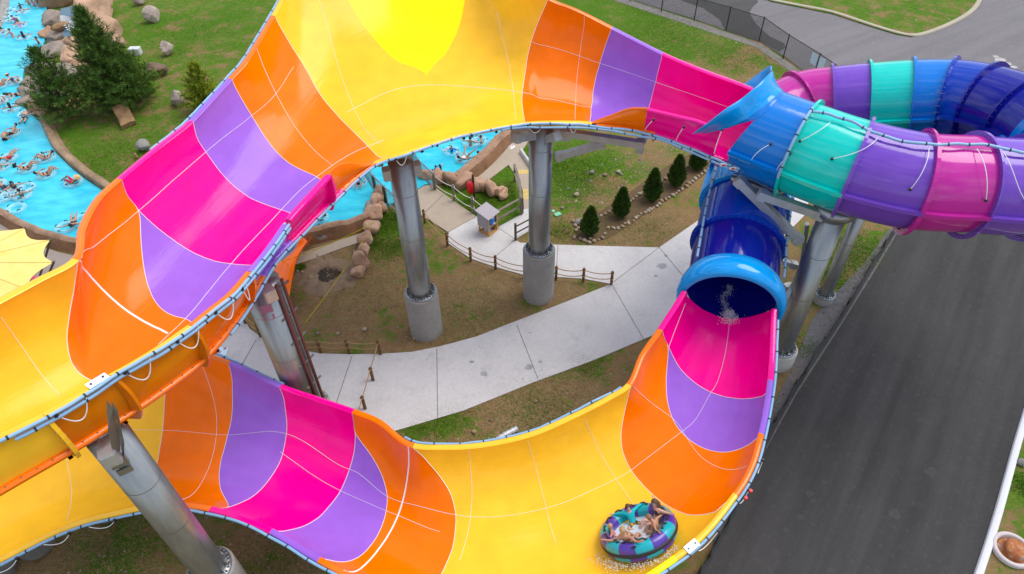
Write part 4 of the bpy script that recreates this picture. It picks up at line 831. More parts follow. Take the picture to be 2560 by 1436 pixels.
# ================================================================== TREES, SHRUBS, ROCKS
def leafmat(name, c0, c1, tr=.15):
    b = NB(name); o = b.n('ShaderNodeTexCoord').outputs['Object']; g = b.n('ShaderNodeNewGeometry'); ri = g.outputs['Random Per Island']
    x = b.mix(.5, b.ramp(ri, [(0, c0), (1, c1)]), b.ramp(b.noise(o, 1.2, 4), [(.3, c0), (.7, c1)])); b.link(x, b.p.inputs['Base Color']); b.p.inputs['Roughness'].default_value = .75; b.p.inputs['Specular IOR Level'].default_value = .2
    return b.m
BARK = plain('bark', (.09, .06, .04), .9, var=.3, bump=.5)
def rot_to(d):
    d = unit(np.asarray(d, float)); a = np.cross(d, V(0, 0, 1)); a = unit(a) if np.linalg.norm(a) > 1e-3 else V(1, 0, 0); return d, a, np.cross(a, d)
def pine(base, ht, rad, label, mat, seed, nbr=150, lean=(0, 0), dens=1.0, needle=.24):
    g = np.random.RandomState(seed); t = empty('pine_tree', base, label, 'tree', 'pine trees on the grassy bank'); tr = MB(); cr = MB()
    top = base + V(lean[0], lean[1], ht); tp = crom([base, base + V(lean[0] * .3, lean[1] * .3, ht * .4), top], 6); tr.tube(tp, np.linspace(.13 * ht / 5, .02, len(tp)), 8)
    vs = []; fs = []
    def tuft(c, d, ln, n):
        d, a, b = rot_to(d)
        for k in range(n):
            f = g.uniform(-.35, 1.0); an = g.uniform(0, 2 * np.pi); sp = g.uniform(.35, 1.0); r_ = np.cos(an) * a + np.sin(an) * b; v = unit(d * (1.05 - .55 * sp) + r_ * sp) * needle * g.uniform(.7, 1.15); p = c + d * ln * (f - .5); w_ = np.cross(v, g.randn(3)); w_ = unit(w_) * .022
            i = len(vs); vs.extend([p - w_, p + w_, p + v + w_ * .3, p + v - w_ * .3]); fs.append((i, i + 1, i + 2, i + 3))
    for k in range(nbr):
        h = (k + g.rand()) / nbr; h = h ** .85 * .97 + .03; ang = k * 2.399 + g.uniform(-.4, .4); L_ = rad * (1 - h) ** .72 * g.uniform(.62, 1.12) + .12; c = tp[0] + (top - tp[0]) * h; c = np.array([np.interp(h, np.linspace(0, 1, len(tp)), tp[:, j]) for j in range(3)])
        up = .15 + .55 * h; d = V(math.cos(ang), math.sin(ang), up); e = c + unit(d) * L_ + V(0, 0, .12 * L_); br = crom([c, c + unit(d) * L_ * .5 - V(0, 0, .05 * L_), e], 3); tr.tube(br, np.linspace(.035, .012, len(br)), 5, caps=False)
        nt_ = max(2, int(L_ / .30 * dens))
        for j in range(nt_):
            u = (j + 1) / nt_
            if u < .22 and L_ > .8: continue
            p = c + (e - c) * u; bd = unit(e - c)
            for q in range(1 if u > .93 else 3):
                dd = unit(bd * .8 + g.randn(3) * .55 * (0 if (u > .93) else 1) + V(0, 0, .55)); pp = p + (0 if u > .93 else 1) * (np.cross(bd, V(0, 0, 1)) * g.uniform(-.4, .4) * L_ * .45 + V(0, 0, g.uniform(-.05, .12))); tuft(pp + dd * .05, dd, .26, int(15 * dens))
    tuft(top, V(0, 0, 1), .4, 26)
    cr.add(vs, fs, smooth=False); tr.build('trunk', BARK, t); cr.build('crown', mat, t); return t
PG = leafmat('dark_pine_needles', (.04, .10, .015), (.10, .19, .028)); PG2 = leafmat('bright_pine_needles', (.09, .19, .015), (.20, .30, .03)); PG3 = leafmat('yellow_green_needles', (.13, .20, .012), (.30, .36, .025))
pb = at(312, 272); pine(pb, up_at(pb, 200, 26), 3.15, 'big dark green pine tree beside the river waterfall', PG, 5, 230, (0, 0), .85, .32)
pb2 = at(178, 296); pine(pb2, up_at(pb2, 122, 120), 2.9, 'lower spreading pine overhanging the river edge', PG, 9, 100, (-.2, .1), .8, .30)
pb3 = at(318, 250); pine(pb3 + V(.7, .2, 0), 3.8, 2.4, 'bright green bushy pine at the right foot of the big pine', PG2, 12, 90, (.2, -.1), 1.0, .26)
pb4 = at(520, 275); pine(pb4, 3.4, 1.8, 'small yellow green pine at the purple slide rim', PG3, 15, 85, (0, .2), 1.0, .28)
def cypress(base, ht, rad, label, seed):
    g = np.random.RandomState(seed); t = empty('evergreen_shrub', base, label, 'shrub', 'row of pointed evergreens in the planting bed'); tr = MB(); tr.cyl(base, base + V(0, 0, ht * .9), .05, .01, 8); tr.build('trunk', BARK, t)
    vs = []; fs = []
    for k in range(2600):
        h = g.rand() ** .8; z = ht * (.03 + .97 * h); pr = math.sin(min(1, (h + .10) * 2.3) * math.pi / 2) * (1 - h) ** .62 * 1.12; an = g.uniform(0, 2 * np.pi); lob = 1 + .14 * math.sin(an * 5 + h * 9 + seed) + .10 * math.sin(an * 9 - h * 14); rr = rad * pr * lob * g.uniform(.72, 1.03)
        p = base + V(math.cos(an) * rr, math.sin(an) * rr, z); d = unit(V(math.cos(an) * .55, math.sin(an) * .55, 1) + g.randn(3) * .25); s_ = unit(np.cross(d, g.randn(3))); L_ = .17 * g.uniform(.7, 1.3); w_ = .035
        i = len(vs); vs.extend([p - s_ * w_, p + s_ * w_, p + d * L_ + s_ * w_ * .3, p + d * L_ - s_ * w_ * .3]); fs.append((i, i + 1, i + 2, i + 3))
    mb = MB(); mb.add(vs, fs, smooth=False)
    hh = np.linspace(.03, .97, 14); pr = np.sin(np.minimum(1, (hh + .10) * 2.3) * np.pi / 2) * (1 - hh) ** .62 * .86 * rad; mb.lathe(np.stack([pr, hh * ht], 1), base, 14)
    mb.build('crown', leafmat('evergreen_foliage', (.018, .052, .008), (.05, .105, .012)) if 'evergreen_foliage' not in MATS else MATS['evergreen_foliage'], t)
MATS['evergreen_foliage'] = leafmat('evergreen_foliage', (.03, .085, .012), (.075, .15, .018))
for (bx, by), (tx, ty), rd, lb, sd in [((1473, 588), (1475, 523), .62, 'pointed evergreen at the near end of the stone-edged bed'), ((1551, 543), (1553, 475), .62, 'second evergreen from the near end of the stone-edged bed'), ((1628, 502), (1634, 427), .68, 'leaning evergreen, third from the near end of the bed'), ((1688, 465), (1697, 393), .66, 'evergreen fourth along the bed, just below the pink flume'), ((1741, 423), (1746, 372), .60, 'half hidden evergreen under the pink flume')] and [(a, b, c, d, i) for i, (a, b, c, d) in enumerate([((1473, 586), (1475, 521), .53, 'pointed evergreen at the near end of the stone-edged bed'), ((1551, 541), (1553, 473), .52, 'second evergreen from the near end of the stone-edged bed'), ((1628, 500), (1634, 425), .58, 'leaning evergreen, third from the near end of the bed'), ((1688, 464), (1697, 391), .56, 'evergreen fourth along the bed, just below the pink flume'), ((1741, 422), (1746, 371), .56, 'half hidden evergreen under the pink flume')])]:
    b_ = at(bx, by); cypress(b_, up_at(b_, tx, ty), rd, lb, sd + 3)
# ---- stones
STC = [rockmat('cream_stone', (.60, .51, .38), 2, (.35, .26, .16)), rockmat('buff_stone', (.52, .38, .24), 2, (.30, .19, .10)), rockmat('pink_grey_stone', (.48, .38, .33), 2, (.26, .2, .17)), rockmat('grey_stone', (.36, .34, .33), 2, (.2, .18, .17))]
def stone(px, py, w_, h_, mi, label, group, name='stone', seed=0, rough=.16, cat='stone', rz=None, mats=STC, sink=.18, asp=1.0):
    g = np.random.RandomState(seed); p = at(px, py, .0); dpt = np.linalg.norm(p - CAM); r = w_ * dpt / FPX / 2; hz = h_ * dpt / FPX / 2 / .95
    mb = MB(); mb.blob(p + V(0, 0, hz * (1 - sink)), (r, r * asp, hz), seed, 11 if cat == 'boulder' else 8, rough, facet=(cat == 'boulder'), rot=g.uniform(0, 3) if rz is None else rz); o = mb.build(name, mats[mi % len(mats)], org=p); return tag(o, label, cat, group)
front = [(1441, 578), (1445, 572), (1436, 596), (1451, 599), (1460, 603), (1467, 606), (1473, 609), (1476, 598), (1485, 605), (1496, 601), (1506, 597), (1512, 586), (1520, 572), (1533, 573), (1545, 573), (1556, 569), (1562, 561), (1570, 557), (1570, 561), (1584, 554), (1589, 547), (1595, 542), (1602, 537), (1613, 534), (1620, 531), (1626, 526), (1634, 522), (1642, 517), (1648, 512), (1653, 505), (1664, 501), (1672, 496), (1682, 491), (1690, 486), (1696, 480), (1705, 475), (1716, 468), (1722, 461), (1731, 456), (1738, 449), (1746, 443), (1754, 437), (1762, 430), (1770, 425)]
back = [(1433, 557), (1445, 561), (1438, 566), (1451, 550), (1494, 546), (1503, 541), (1513, 537), (1523, 532), (1534, 526), (1571, 506), (1582, 501), (1591, 493), (1599, 488), (1606, 483), (1614, 478), (1649, 458), (1653, 454), (1664, 450), (1706, 425), (1711, 421), (1718, 417), (1728, 411)]
ADJ = ['cream', 'buff', 'pinkish', 'grey']
for k, (x, y) in enumerate(front + back):
    fr = k < len(front); mi = [0, 1, 1, 2, 0, 1, 0][k % 7] if k not in (2, 3, 45) else (2 if k != 45 else 3); g_ = np.random.RandomState(k); sz = g_.uniform(8.5, 14) * (1.25 if k in (2, 12, 45, 53) else 1)
    stone(x, y, sz, sz * .62, mi, 'rounded edging stone on the path side of the evergreen bed' if fr else 'rounded edging stone on the lawn side of the evergreen bed', 'path side edging stones' if fr else 'lawn side edging stones', 'edging_stone', k, .12, asp=g_.uniform(.6, .95))
BO = [rockmat('pale_boulder', (.60, .49, .42), 1.5, (.22, .17, .12)), rockmat('brown_boulder', (.26, .17, .11), 1.5, (.10, .06, .04)), rockmat('orange_sandstone', (.46, .27, .13), 1.2, (.32, .17, .08)), rockmat('grey_boulder', (.42, .40, .38), 1.5, (.2, .18, .16))]
for k, (x, y, w_, h_, mi, lb) in enumerate([(352, 12, 30, 26, 0, 'pale pointed boulder at the top edge of the grassy bank'), (384, 55, 40, 36, 0, 'pink and brown boulder second down the grassy bank'), (425, 137, 34, 36, 0, 'pale split boulder in the middle of the grassy bank'), (393, 190, 52, 34, 1, 'dark brown flat-topped boulder on the bank'), (448, 262, 40, 36, 0, 'cream boulder beside the small yellow green pine'), (365, 376, 38, 30, 3, 'grey boulder at the pink slide rim'), (342, 396, 14, 14, 2, 'small tan rock poking out behind the pink slide rim')]):
    stone(x, y, w_, h_, mi, lb, 'boulders on the grassy bank', 'boulder', 40 + k, .26, 'boulder', mats=BO, asp=.8, sink=.25)
p = at(318, 306); mb = MB(); ca, sa = math.cos(R(35)), math.sin(R(35)); Rz_ = np.array([[ca, -sa, 0], [sa, ca, 0], [0, 0, 1]]); cb, sb = math.cos(R(24)), math.sin(R(24)); Rx_ = np.array([[1, 0, 0], [0, cb, -sb], [0, sb, cb]])
g_ = np.random.RandomState(3); pts = np.array([[x_, y_, z_] for x_ in (-1, -.3, .35, 1) for y_ in (-1, -.2, .4, 1) for z_ in (-1, 1)], float) * V(.52, .92, .38) * (1 + .10 * g_.randn(32, 1)); pts = pts @ Rx_.T @ Rz_.T + p + V(0, 0, .42)
ix = lambda a, b, c: a * 8 + b * 2 + c
fs_ = [(ix(a, b, 1), ix(a + 1, b, 1), ix(a + 1, b + 1, 1), ix(a, b + 1, 1)) for a in range(3) for b in range(3)] + [(ix(a, 0, 0), ix(a + 1, 0, 0), ix(a + 1, 0, 1), ix(a, 0, 1)) for a in range(3)] + [(ix(a + 1, 3, 0), ix(a, 3, 0), ix(a, 3, 1), ix(a + 1, 3, 1)) for a in range(3)] + [(ix(0, b + 1, 0), ix(0, b, 0), ix(0, b, 1), ix(0, b + 1, 1)) for b in range(3)] + [(ix(3, b, 0), ix(3, b + 1, 0), ix(3, b + 1, 1), ix(3, b, 1)) for b in range(3)]
mb.add(pts, fs_, smooth=False); tag(mb.build('boulder', BO[2], org=p), 'tilted orange sandstone slab below the big pine', 'boulder', 'boulders on the grassy bank')
for k, (x, y, w_, mi, lb) in enumerate([(1260, 600, 0, 0, '')][:0] + [(757, 682, 9, 0, 'white stone beside the grass tuft near the dug hole'), (745, 680, 8, 0, 'small white stone left of the dug hole'), (778, 696, 14, 1, 'orange rock at the edge of the dug hole'), (912, 826, 13, 0, 'white stone in the middle of the brown dirt near the tall column'), (845, 836, 9, 0, 'white stone by the rope fence below the dirt'), (795, 836, 9, 3, 'grey stone lying left of the white ones in the dirt'), (1036, 847, 9, 0, 'pale rock at the foot of the tall column'), (1186, 1082, 14, 1, 'brown stone lying in the grass by the corrugated pipe'), (1340, 1005, 10, 1, 'buff stone in the dry grass above the yellow flume'), (1406, 522, 10, 2, 'flat stone near the green valve lid'), (1480, 434, 14, 3, 'grey stone in the pile on the lawn'), (1545, 432, 12, 0, 'pale stone on the lawn behind the evergreens'), (1552, 437, 9, 3, 'grey stone among pale ones on the lawn'), (2548, 1160, 20, 3, 'grey rock on the verge beyond the white kerb'), (1440, 490, 15, 0, 'weathered stone on the worn lawn'), (1512, 440, 12, 1, 'tan stone on the worn lawn'), (1458, 570, 10, 0, 'cream stone at the corner of the evergreen bed'), (1432, 555, 11, 3, 'small grey rock at the corner of the evergreen bed'), (1446, 560, 20, 3, 'large grey rock at the corner of the evergreen bed')]):
    stone(x, y, w_, w_ * .7, mi, lb, 'loose stones lying about', 'stone', 80 + k, .22)
# loose grit and twigs too small to count
def grit(name, poly, n, size, mats, seed, z=.0):
    g = np.random.RandomState(seed); P = np.array([at(*p)[:2] for p in poly]); lo, hi = P.min(0), P.max(0); mb = MB(); c = 0
    def inside(q):
        r = False; j = len(P) - 1
        for i in range(len(P)):
            if (P[i][1] > q[1]) != (P[j][1] > q[1]) and q[0] < (P[j][0] - P[i][0]) * (q[1] - P[i][1]) / (P[j][1] - P[i][1]) + P[i][0]: r = not r
            j = i
        return r
    while c < n:
        q = lo + (hi - lo) * g.rand(2); 
        if not inside(q): c += .02; continue
        c += 1; s_ = size * g.uniform(.4, 1.3) * (2 if g.rand() < .06 else 1); v = np.array([[1, 0, 0], [0, 1, 0], [-1, 0, 0], [0, -1, 0], [0, 0, .8], [.5, .5, .45]]) * s_ * g.uniform(.6, 1.2, (6, 3)); a = g.uniform(0, 6.28); Rz = np.array([[math.cos(a), -math.sin(a), 0], [math.sin(a), math.cos(a), 0], [0, 0, 1]]); v = v * V(1, g.uniform(.35, 1), 1)
        mb.add(v @ Rz.T + V(q[0], q[1], z), [(0, 1, 4), (1, 2, 4), (2, 3, 4), (3, 0, 4)], int(g.randint(len(mats))), smooth=False)
    o = mb.build(name, mats); o['kind'] = 'stuff'; o['label'] = 'loose grit and pebbles scattered on bare soil'; o['category'] = 'gravel'; return o
grit('pebbles', [(690, 690), (900, 600), (1060, 560), (1300, 700), (1520, 715), (1100, 855), (700, 870), (620, 790)], 420, .05, STC, 1)
grit('pebbles', [(1395, 460), (1530, 390), (1680, 360), (1760, 380), (1560, 470), (1440, 560), (1400, 600)], 420, .07, STC, 2)
grit('pebbles', [(1340, 1020), (1640, 850), (1560, 1000), (1300, 1100), (1030, 1115), (1000, 1085)], 220, .05, STC, 3)
grit('pebbles', [(60, 1436), (560, 1280), (900, 1440), (500, 1500)], 120, .05, STC, 4)
grit('pebbles', [(1960, 960), (2060, 780), (2235, 578), (2240, 590), (2095, 805), (1915, 1110), (1790, 1330), (1780, 1320)], 900, .035, [STC[3], plain('dark_gravel_stone', (.10, .10, .105), .9), plain('mid_gravel_stone', (.2, .19, .19), .9)], 5, .02)
grit('pebbles', [(1620, 20), (1720, 58), (1815, 88), (1890, 116), (1955, 158), (2030, 212), (2110, 272), (2100, 280), (2000, 200), (1880, 120), (1700, 62), (1610, 28)], 500, .05, [STC[0], STC[3], STC[2]], 6)
grit('pebbles', [(760, 640), (900, 600), (920, 680), (820, 740), (740, 700)], 300, .055, [STC[3], STC[2], STC[1]], 7)
grit('pebbles', [(1950, 20), (2080, 40), (2200, 72), (2300, 88), (2420, 30), (2440, -10), (1950, -10)], 120, .06, STC, 8, .1)
# turf: short grass blades, clumped, on the greener ground
def turf(poly_list, n, seed, zmin=0):
    g = np.random.RandomState(seed); vs = []; fs = []
    for px, py, r, m_ in poly_list:
        c = at(px, py)
        for k in range(int(m_ * n)):
            q = c[:2] + g.randn(2) * r * .5; h = g.uniform(.03, .09); w_ = g.uniform(.012, .028); a = g.uniform(0, 6.28); t_ = V(math.cos(a), math.sin(a), 0) * w_; l_ = V(g.randn() * .05, g.randn() * .05, h); p = V(q[0], q[1], 0); i = len(vs); vs.extend([p - t_, p + t_, p + l_]); fs.append((i, i + 1, i + 2))
    mb = MB(); mb.add(vs, fs, smooth=False); b = leafmat('grass_blades', (.06, .14, .008), (.15, .26, .018)); o = mb.build('grass', b); o['kind'] = 'stuff'; o['label'] = 'short tufts of green grass on the lawns'; o['category'] = 'grass'
turf([(1450, 430, 3, 1.2), (1360, 410, 2, .7), (1230, 490, 1.6, .8), (1190, 520, 1.2, .5), (970, 560, 1.2, .7), (985, 620, 1.2, .6), (930, 610, .7, .4), (755, 668, .35, .25), (1400, 580, 1.2, .3), (2130, 640, 1.6, .6), (2080, 690, 1.2, .4), (1120, 1040, 1.5, .4), (1040, 1070, 1, .3), (1460, 910, 1.0, .25), (2562, 1215, .6, .25), (300, 350, 4, .8), (480, 100, 6, .8), (250, 420, 3, .5), (1660, 90, 4, .7), (1840, 150, 3, .5)], 5200, 3)

# dry straw and weeds over the bare ground
def straw(areas, n, seed, name, cols, hmax, label):
    g = np.random.RandomState(seed); vs = []; fs = []
    for px, py, r, m_ in areas:
        c = at(px, py)
        for k in range(int(m_ * n)):
            q = c[:2] + g.randn(2) * r * .55
            if hmax > .1: q = q + .12 * np.round(g.randn(2) * 2)
            h = g.uniform(.01, hmax); L_ = g.uniform(.06, .22); a = g.uniform(0, 6.28); t_ = V(math.cos(a), math.sin(a), 0); w_ = V(-t_[1], t_[0], 0) * .011; p = V(q[0], q[1], .006); i = len(vs); vs.extend([p - w_, p + w_, p + t_ * L_ + V(0, 0, h)]); fs.append((i, i + 1, i + 2))
    mb = MB(); mb.add(vs, fs, smooth=False); o = mb.build(name, leafmat(name + '_blades', *cols)); o['kind'] = 'stuff'; o['label'] = label; o['category'] = 'grass'
straw([(860, 760, 3.0, 1), (1180, 770, 2.6, .9), (1240, 730, 1.5, .4), (1430, 730, .9, .2), (1640, 560, 1.6, .7), (1560, 600, 1.0, .3), (1520, 490, 2.0, .5), (1620, 400, 2.2, .5), (1300, 1040, 2.2, .9), (1450, 960, 1.5, .5), (1900, 180, 4, .8), (1800, 120, 4, .5), (2130, 640, 1.8, .5), (300, 1370, 2.2, .6), (640, 1350, 1.6, .4), (100, 1400, 1.5, .3), (1980, 930, .8, .2), (430, 150, 6, .2), (380, 330, 4, .2), (1640, 70, 5, .2), (2200, 40, 5, .5)], 3000, 21, 'straw', ((.18, .115, .05), (.46, .33, .17)), .05, 'dry straw lying over the bare ground')
straw([(900, 700, 3.0, .3), (1150, 800, 2.5, .3), (1500, 560, 1.6, .25), (1620, 570, 1.6, .25), (1340, 1030, 2, .5), (280, 1350, 2.2, .6), (700, 1400, 1.6, .3), (1440, 470, 2, .3), (1760, 130, 5, .5), (1640, 50, 5, .4), (420, 100, 8, .6), (560, 60, 6, .4), (300, 380, 4, .4), (2140, 620, 1.8, .6), (2010, 870, .7, .15)], 3600, 22, 'weeds', ((.03, .085, .006), (.10, .18, .016)), .12, 'small green weeds and grass tufts')
# ================================================================== FENCES AND RAILS
WOODB = plain('brown_timber', srgb(104, 74, 46), .85, var=.3, scale=3, bump=.4); WOODG = plain('weathered_grey_timber', srgb(120, 112, 98), .85, var=.25, scale=3, bump=.4); WOODD = plain('dark_grey_timber', srgb(74, 70, 60), .85, var=.25, bump=.4); ROPE = plain('tan_rope', srgb(160, 128, 88), .9, var=.2, scale=30); ROPEW = plain('pale_rope', srgb(205, 200, 188), .9, var=.15, scale=30)
def sag_rope(a, b, s, r=.022): u = np.linspace(0, 1, 12)[:, None]; return a * (1 - u) + b * u - V(0, 0, 1) * s * 4 * u * (1 - u)
def rope_fence(px, label, h=.95, mat=WOODB, rope=ROPE, r=.075, z0=.05, levels=(.86, .45), sag=.14, lean=None):
    P = [at(x, y, z0) for x, y in px]; c = sum(P) / len(P); t = empty('rope_fence', V(c[0], c[1], 0), label, 'fence', 'rope fences along the paths')
    for k, p in enumerate(P):
        mb = MB(); q = p + (V(*lean) if lean else 0); mb.tube(np.array([p - V(0, 0, z0 + .05), p + V(0, 0, h * .97), p + V(0, 0, h)]), [r, r, r * .8], 10)
        for l_ in levels: mb.tube([p + V(math.cos(a) * (r + .012), math.sin(a) * (r + .012), h * l_) for a in np.linspace(0, 2 * math.pi, 13)[:-1]], .02, 6, 1, closed=True)
        mb.build('post', [mat, rope], t)
    for a, b in zip(P[:-1], P[1:]):
        for l_ in levels: mb = MB(); mb.tube(sag_rope(a + V(0, 0, h * l_), b + V(0, 0, h * l_), sag), .026, 6); mb.build('rope', rope, t)
    return t
rope_fence([(1062, 556), (1119, 613), (1177, 651), (1239, 671), (1312, 693), (1390, 698), (1458, 703), (1528, 711)], 'brown post and rope fence curving along the white path behind the tall columns')
rope_fence([(600, 765), (614, 808), (652, 842), (745, 877), (801, 880), (872, 882), (950, 884)], 'rope fence with brown posts along the lower edge of the dirt patch')
rope_fence([(951, 886), (933, 951), (913, 1022), (893, 1092)], 'short rope line of leaning brown posts crossing the concrete path', levels=(.9,), sag=.05)
rope_fence([(1087, 473), (1136, 503), (1183, 533), (1236, 566)], 'grey post and pale rope fence between the bridge path and the green grass', h=1.25, mat=WOODG, rope=ROPEW, r=.085, levels=(.9, .35), sag=.16)
def rail_fence(name, px, label, h=1.05, rails=(1.0, .5), mat=WOODG, pmat=None, mesh=False, z0=.06, pw=.14, cat='fence', group=None, rw=.14, rh=.07):
    P = [at(x, y, z0) for x, y in px]; c = sum(P) / len(P); t = empty(name, V(c[0], c[1], 0), label, cat, group)
    for p in P: mb = MB(); mb.box(p + V(0, 0, h / 2 - z0 / 2), (pw, pw, h + z0)); mb.build('post', pmat or mat, t)
    for a, b in zip(P[:-1], P[1:]):
        for l_ in rails: mb = MB(); mb.beam(a + V(0, 0, h * l_), b + V(0, 0, h * l_), rw, rh); mb.build('rail', mat, t)
        if mesh:
            mb = MB(); n = max(3, int(np.linalg.norm(b - a) / .13))
            for k in range(1, n): q = a + (b - a) * k / n; mb.cyl(q + V(0, 0, .12), q + V(0, 0, h), .012, n=5)
            mb.build('infill', STEEL, t)
    return t
rail_fence('timber_fence', [(1287, 452), (1300, 498), (1303, 536)], 'grey timber rail fence beside the yellow striped ramp', 1.25)
rail_fence('timber_fence', [(1236, 572), (1306, 532)], 'grey two-rail timber fence behind the blue drink cooler', 1.15)
rail_fence('handrail', [(1289, 600), (1345, 570)], 'dark timber handrail left of the column pedestal on the white path', 1.2, (.82, .42), WOODD, rw=.06, rh=.06)
kerb([(1302, 381), (1328, 420), (1346, 452)], .22, .3, CONC, 'ramp_kerb', .05)
rail_fence('bridge_railing', [(905, 425), (940, 482), (966, 508), (1000, 540)], 'bridge railing with wire infill on the left edge of the river bridge', 1.3, (1.0, .1), STEEL, WOODD, True, .1, .16, 'railing', 'railings of the river bridge', .07, .07)
rail_fence('bridge_railing', [(1032, 405), (1052, 440), (1088, 474)], 'bridge railing with wire infill behind the tall column', 1.2, (1.0, .1), STEEL, WOODG, True, .1, .14, 'railing', 'railings of the river bridge', .07, .07)
# chain link fence
def chain_link():
    px = [(1505, -20), (1575, 4), (1653, 30), (1735, 53), (1815, 76), (1897, 103), (1957, 148), (2032, 197), (2120, 262)]; P = [at(x, y) for x, y in px]; c = sum(P) / len(P); t = empty('chain_link_fence', V(c[0], c[1], 0), 'black chain link fence along the road at top right', 'fence'); H_ = 2.0
    b = NB('chain_link_mesh'); uv = b.n('ShaderNodeTexCoord').outputs['UV']; mpn = b.n('ShaderNodeMapping', {'Vector': uv}); mpn.inputs['Rotation'].default_value = (0, 0, R(45)); mpn.inputs['Scale'].default_value = (9, 9, 1)
    br = b.n('ShaderNodeSeparateXYZ', {0: mpn.outputs[0]}); fx = [b.n('ShaderNodeMath', {0: b.n('ShaderNodeMath', {0: br.outputs[k]}, operation='FRACT').outputs[0], 1: .22}, operation='LESS_THAN').outputs[0] for k in (0, 1)]
    al = b.n('ShaderNodeMath', {0: fx[0], 1: fx[1]}, operation='MAXIMUM').outputs[0]; b.link(al, b.p.inputs['Alpha']); b.p.inputs['Base Color'].default_value = (.012, .012, .013, 1); b.p.inputs['Roughness'].default_value = .6
    for p in P: mb = MB(); mb.cyl(p - V(0, 0, .05), p + V(0, 0, H_ + .05), .045, n=10); mb.lathe([(.055, H_ + .04), (.04, H_ + .09), (.0, H_ + .1)], V(p[0], p[1], 0), 10); mb.build('post', BLACK, t)
    for a, q in zip(P[:-1], P[1:]):
        mb = MB(); mb.cyl(a + V(0, 0, H_), q + V(0, 0, H_), .03, n=8); mb.build('top_rail', BLACK, t)
        l_ = np.linalg.norm(q - a); mb = MB(); mb.add([a + V(0, 0, .03), q + V(0, 0, .03), q + V(0, 0, H_), a + V(0, 0, H_)], [(0, 1, 2, 3)], 0, [(0, 0), (l_, 0), (l_, H_), (0, H_)], smooth=False); mb.build('mesh_panel', b.m, t)
    d = unit(P[7] - P[6]); n_ = V(d[1], -d[0], 0); sg = plain('pale_blue_sign', srgb(186, 206, 226), .5)
    for k, (o, lb) in enumerate(((-.42, 'left one of two blank pale signs wired to the chain link fence'), (.42, 'right one of two blank pale signs wired to the chain link fence'))):
        mb = MB(); mb.box(P[7] + d * o + n_ * .06 + V(0, 0, 1.45), (.62, .012, .85), [[d[0], n_[0], 0], [d[1], n_[1], 0], [0, 0, 1]]); tag(mb.build('sign_board', sg), lb, 'sign', 'signs on the chain link fence')
chain_link()
# silt fence along the road edge
def silt():
    px = [(1700, 1530), (1762, 1418), (1835, 1282), (1908, 1118), (1990, 968), (2098, 802), (2180, 668), (2238, 574)]; P = crom(np.array([at(x, y, .02) for x, y in px]), 8); t = empty('silt_fence', P[len(P) // 2] * V(1, 1, 0), 'low black fabric silt fence along the edge of the asphalt road', 'fence')
    g = np.random.RandomState(4); T = np.gradient(P, axis=0); N = np.stack([-T[:, 1], T[:, 0], 0 * T[:, 0]], -1); N /= np.linalg.norm(N, axis=1)[:, None]; wv = g.randn(len(P), 1) * .05; mb = MB()
    mb.grid(np.stack([P - N * .12, P + N * wv * .6 + V(0, 0, .05), P + N * wv + V(0, 0, .34), P + N * (wv + .03) + V(0, 0, .38), P + N * (wv + .05) + V(0, 0, .3), P + N * .08])); mb.build('fabric', plain('black_fabric', (.02, .021, .022), .8, var=.35, scale=2), t)
    for k in range(2, len(P), 5): mb = MB(); mb.box(P[k] + N[k] * .08 + V(0, 0, .28), (.05, .05, .6)); mb.build('stake', WOODD, t)
silt()

# ================================================================== ROCKWORK AND WATERFALL
def rock_run(px, label, z=.0, seed=0, mat=ROCKT, asp=.8, name='rock_wall'):
    P = [at(x, y) for x, y, w_, h_ in px]; c = sum(P) / len(P); t = empty(name, V(c[0], c[1], 0), label, 'rock wall', 'salmon rock walls by the river')
    for k, ((x, y, w_, h_), p) in enumerate(zip(px, P)):
        d = np.linalg.norm(p - CAM); r = w_ * d / FPX / 2 * 1.45; mb = MB(); mb.blob(p + V(0, 0, h_ * .42), (r, r * asp, h_ * .68), seed + k, 14, .3, jag=.025, rot=k * 1.3); mb.build('rock', mat, t)
rock_run([(951, 500, 30, 1.0), (947, 520, 34, 1.0), (955, 530, 26, .7), (938, 552, 40, 1.1), (934, 582, 38, .9), (918, 612, 34, .9), (913, 638, 30, .8), (905, 668, 40, 1.0), (897, 690, 30, .6)], 'stacked salmon rock wall running down from the bridge to the dug hole', seed=60)
rock_run([(1070, 448, 34, .7), (1100, 452, 36, .8), (1130, 459, 40, .9), (1160, 465, 42, .9), (1188, 470, 34, .8), (1205, 474, 30, .8), (1228, 482, 36, .9), (1245, 487, 30, .7), (1258, 492, 28, .55)], 'low salmon rock wall on the grass below the red box', seed=80)
mb = MB(); q = at(934, 520, .15); mb.blob(q + V(0, 0, .1), (.55, .55, .5), 4, 12, .05); tag(mb.build('boulder', BO[3]), 'smooth grey dome rock standing in the water by the rock wall', 'boulder')
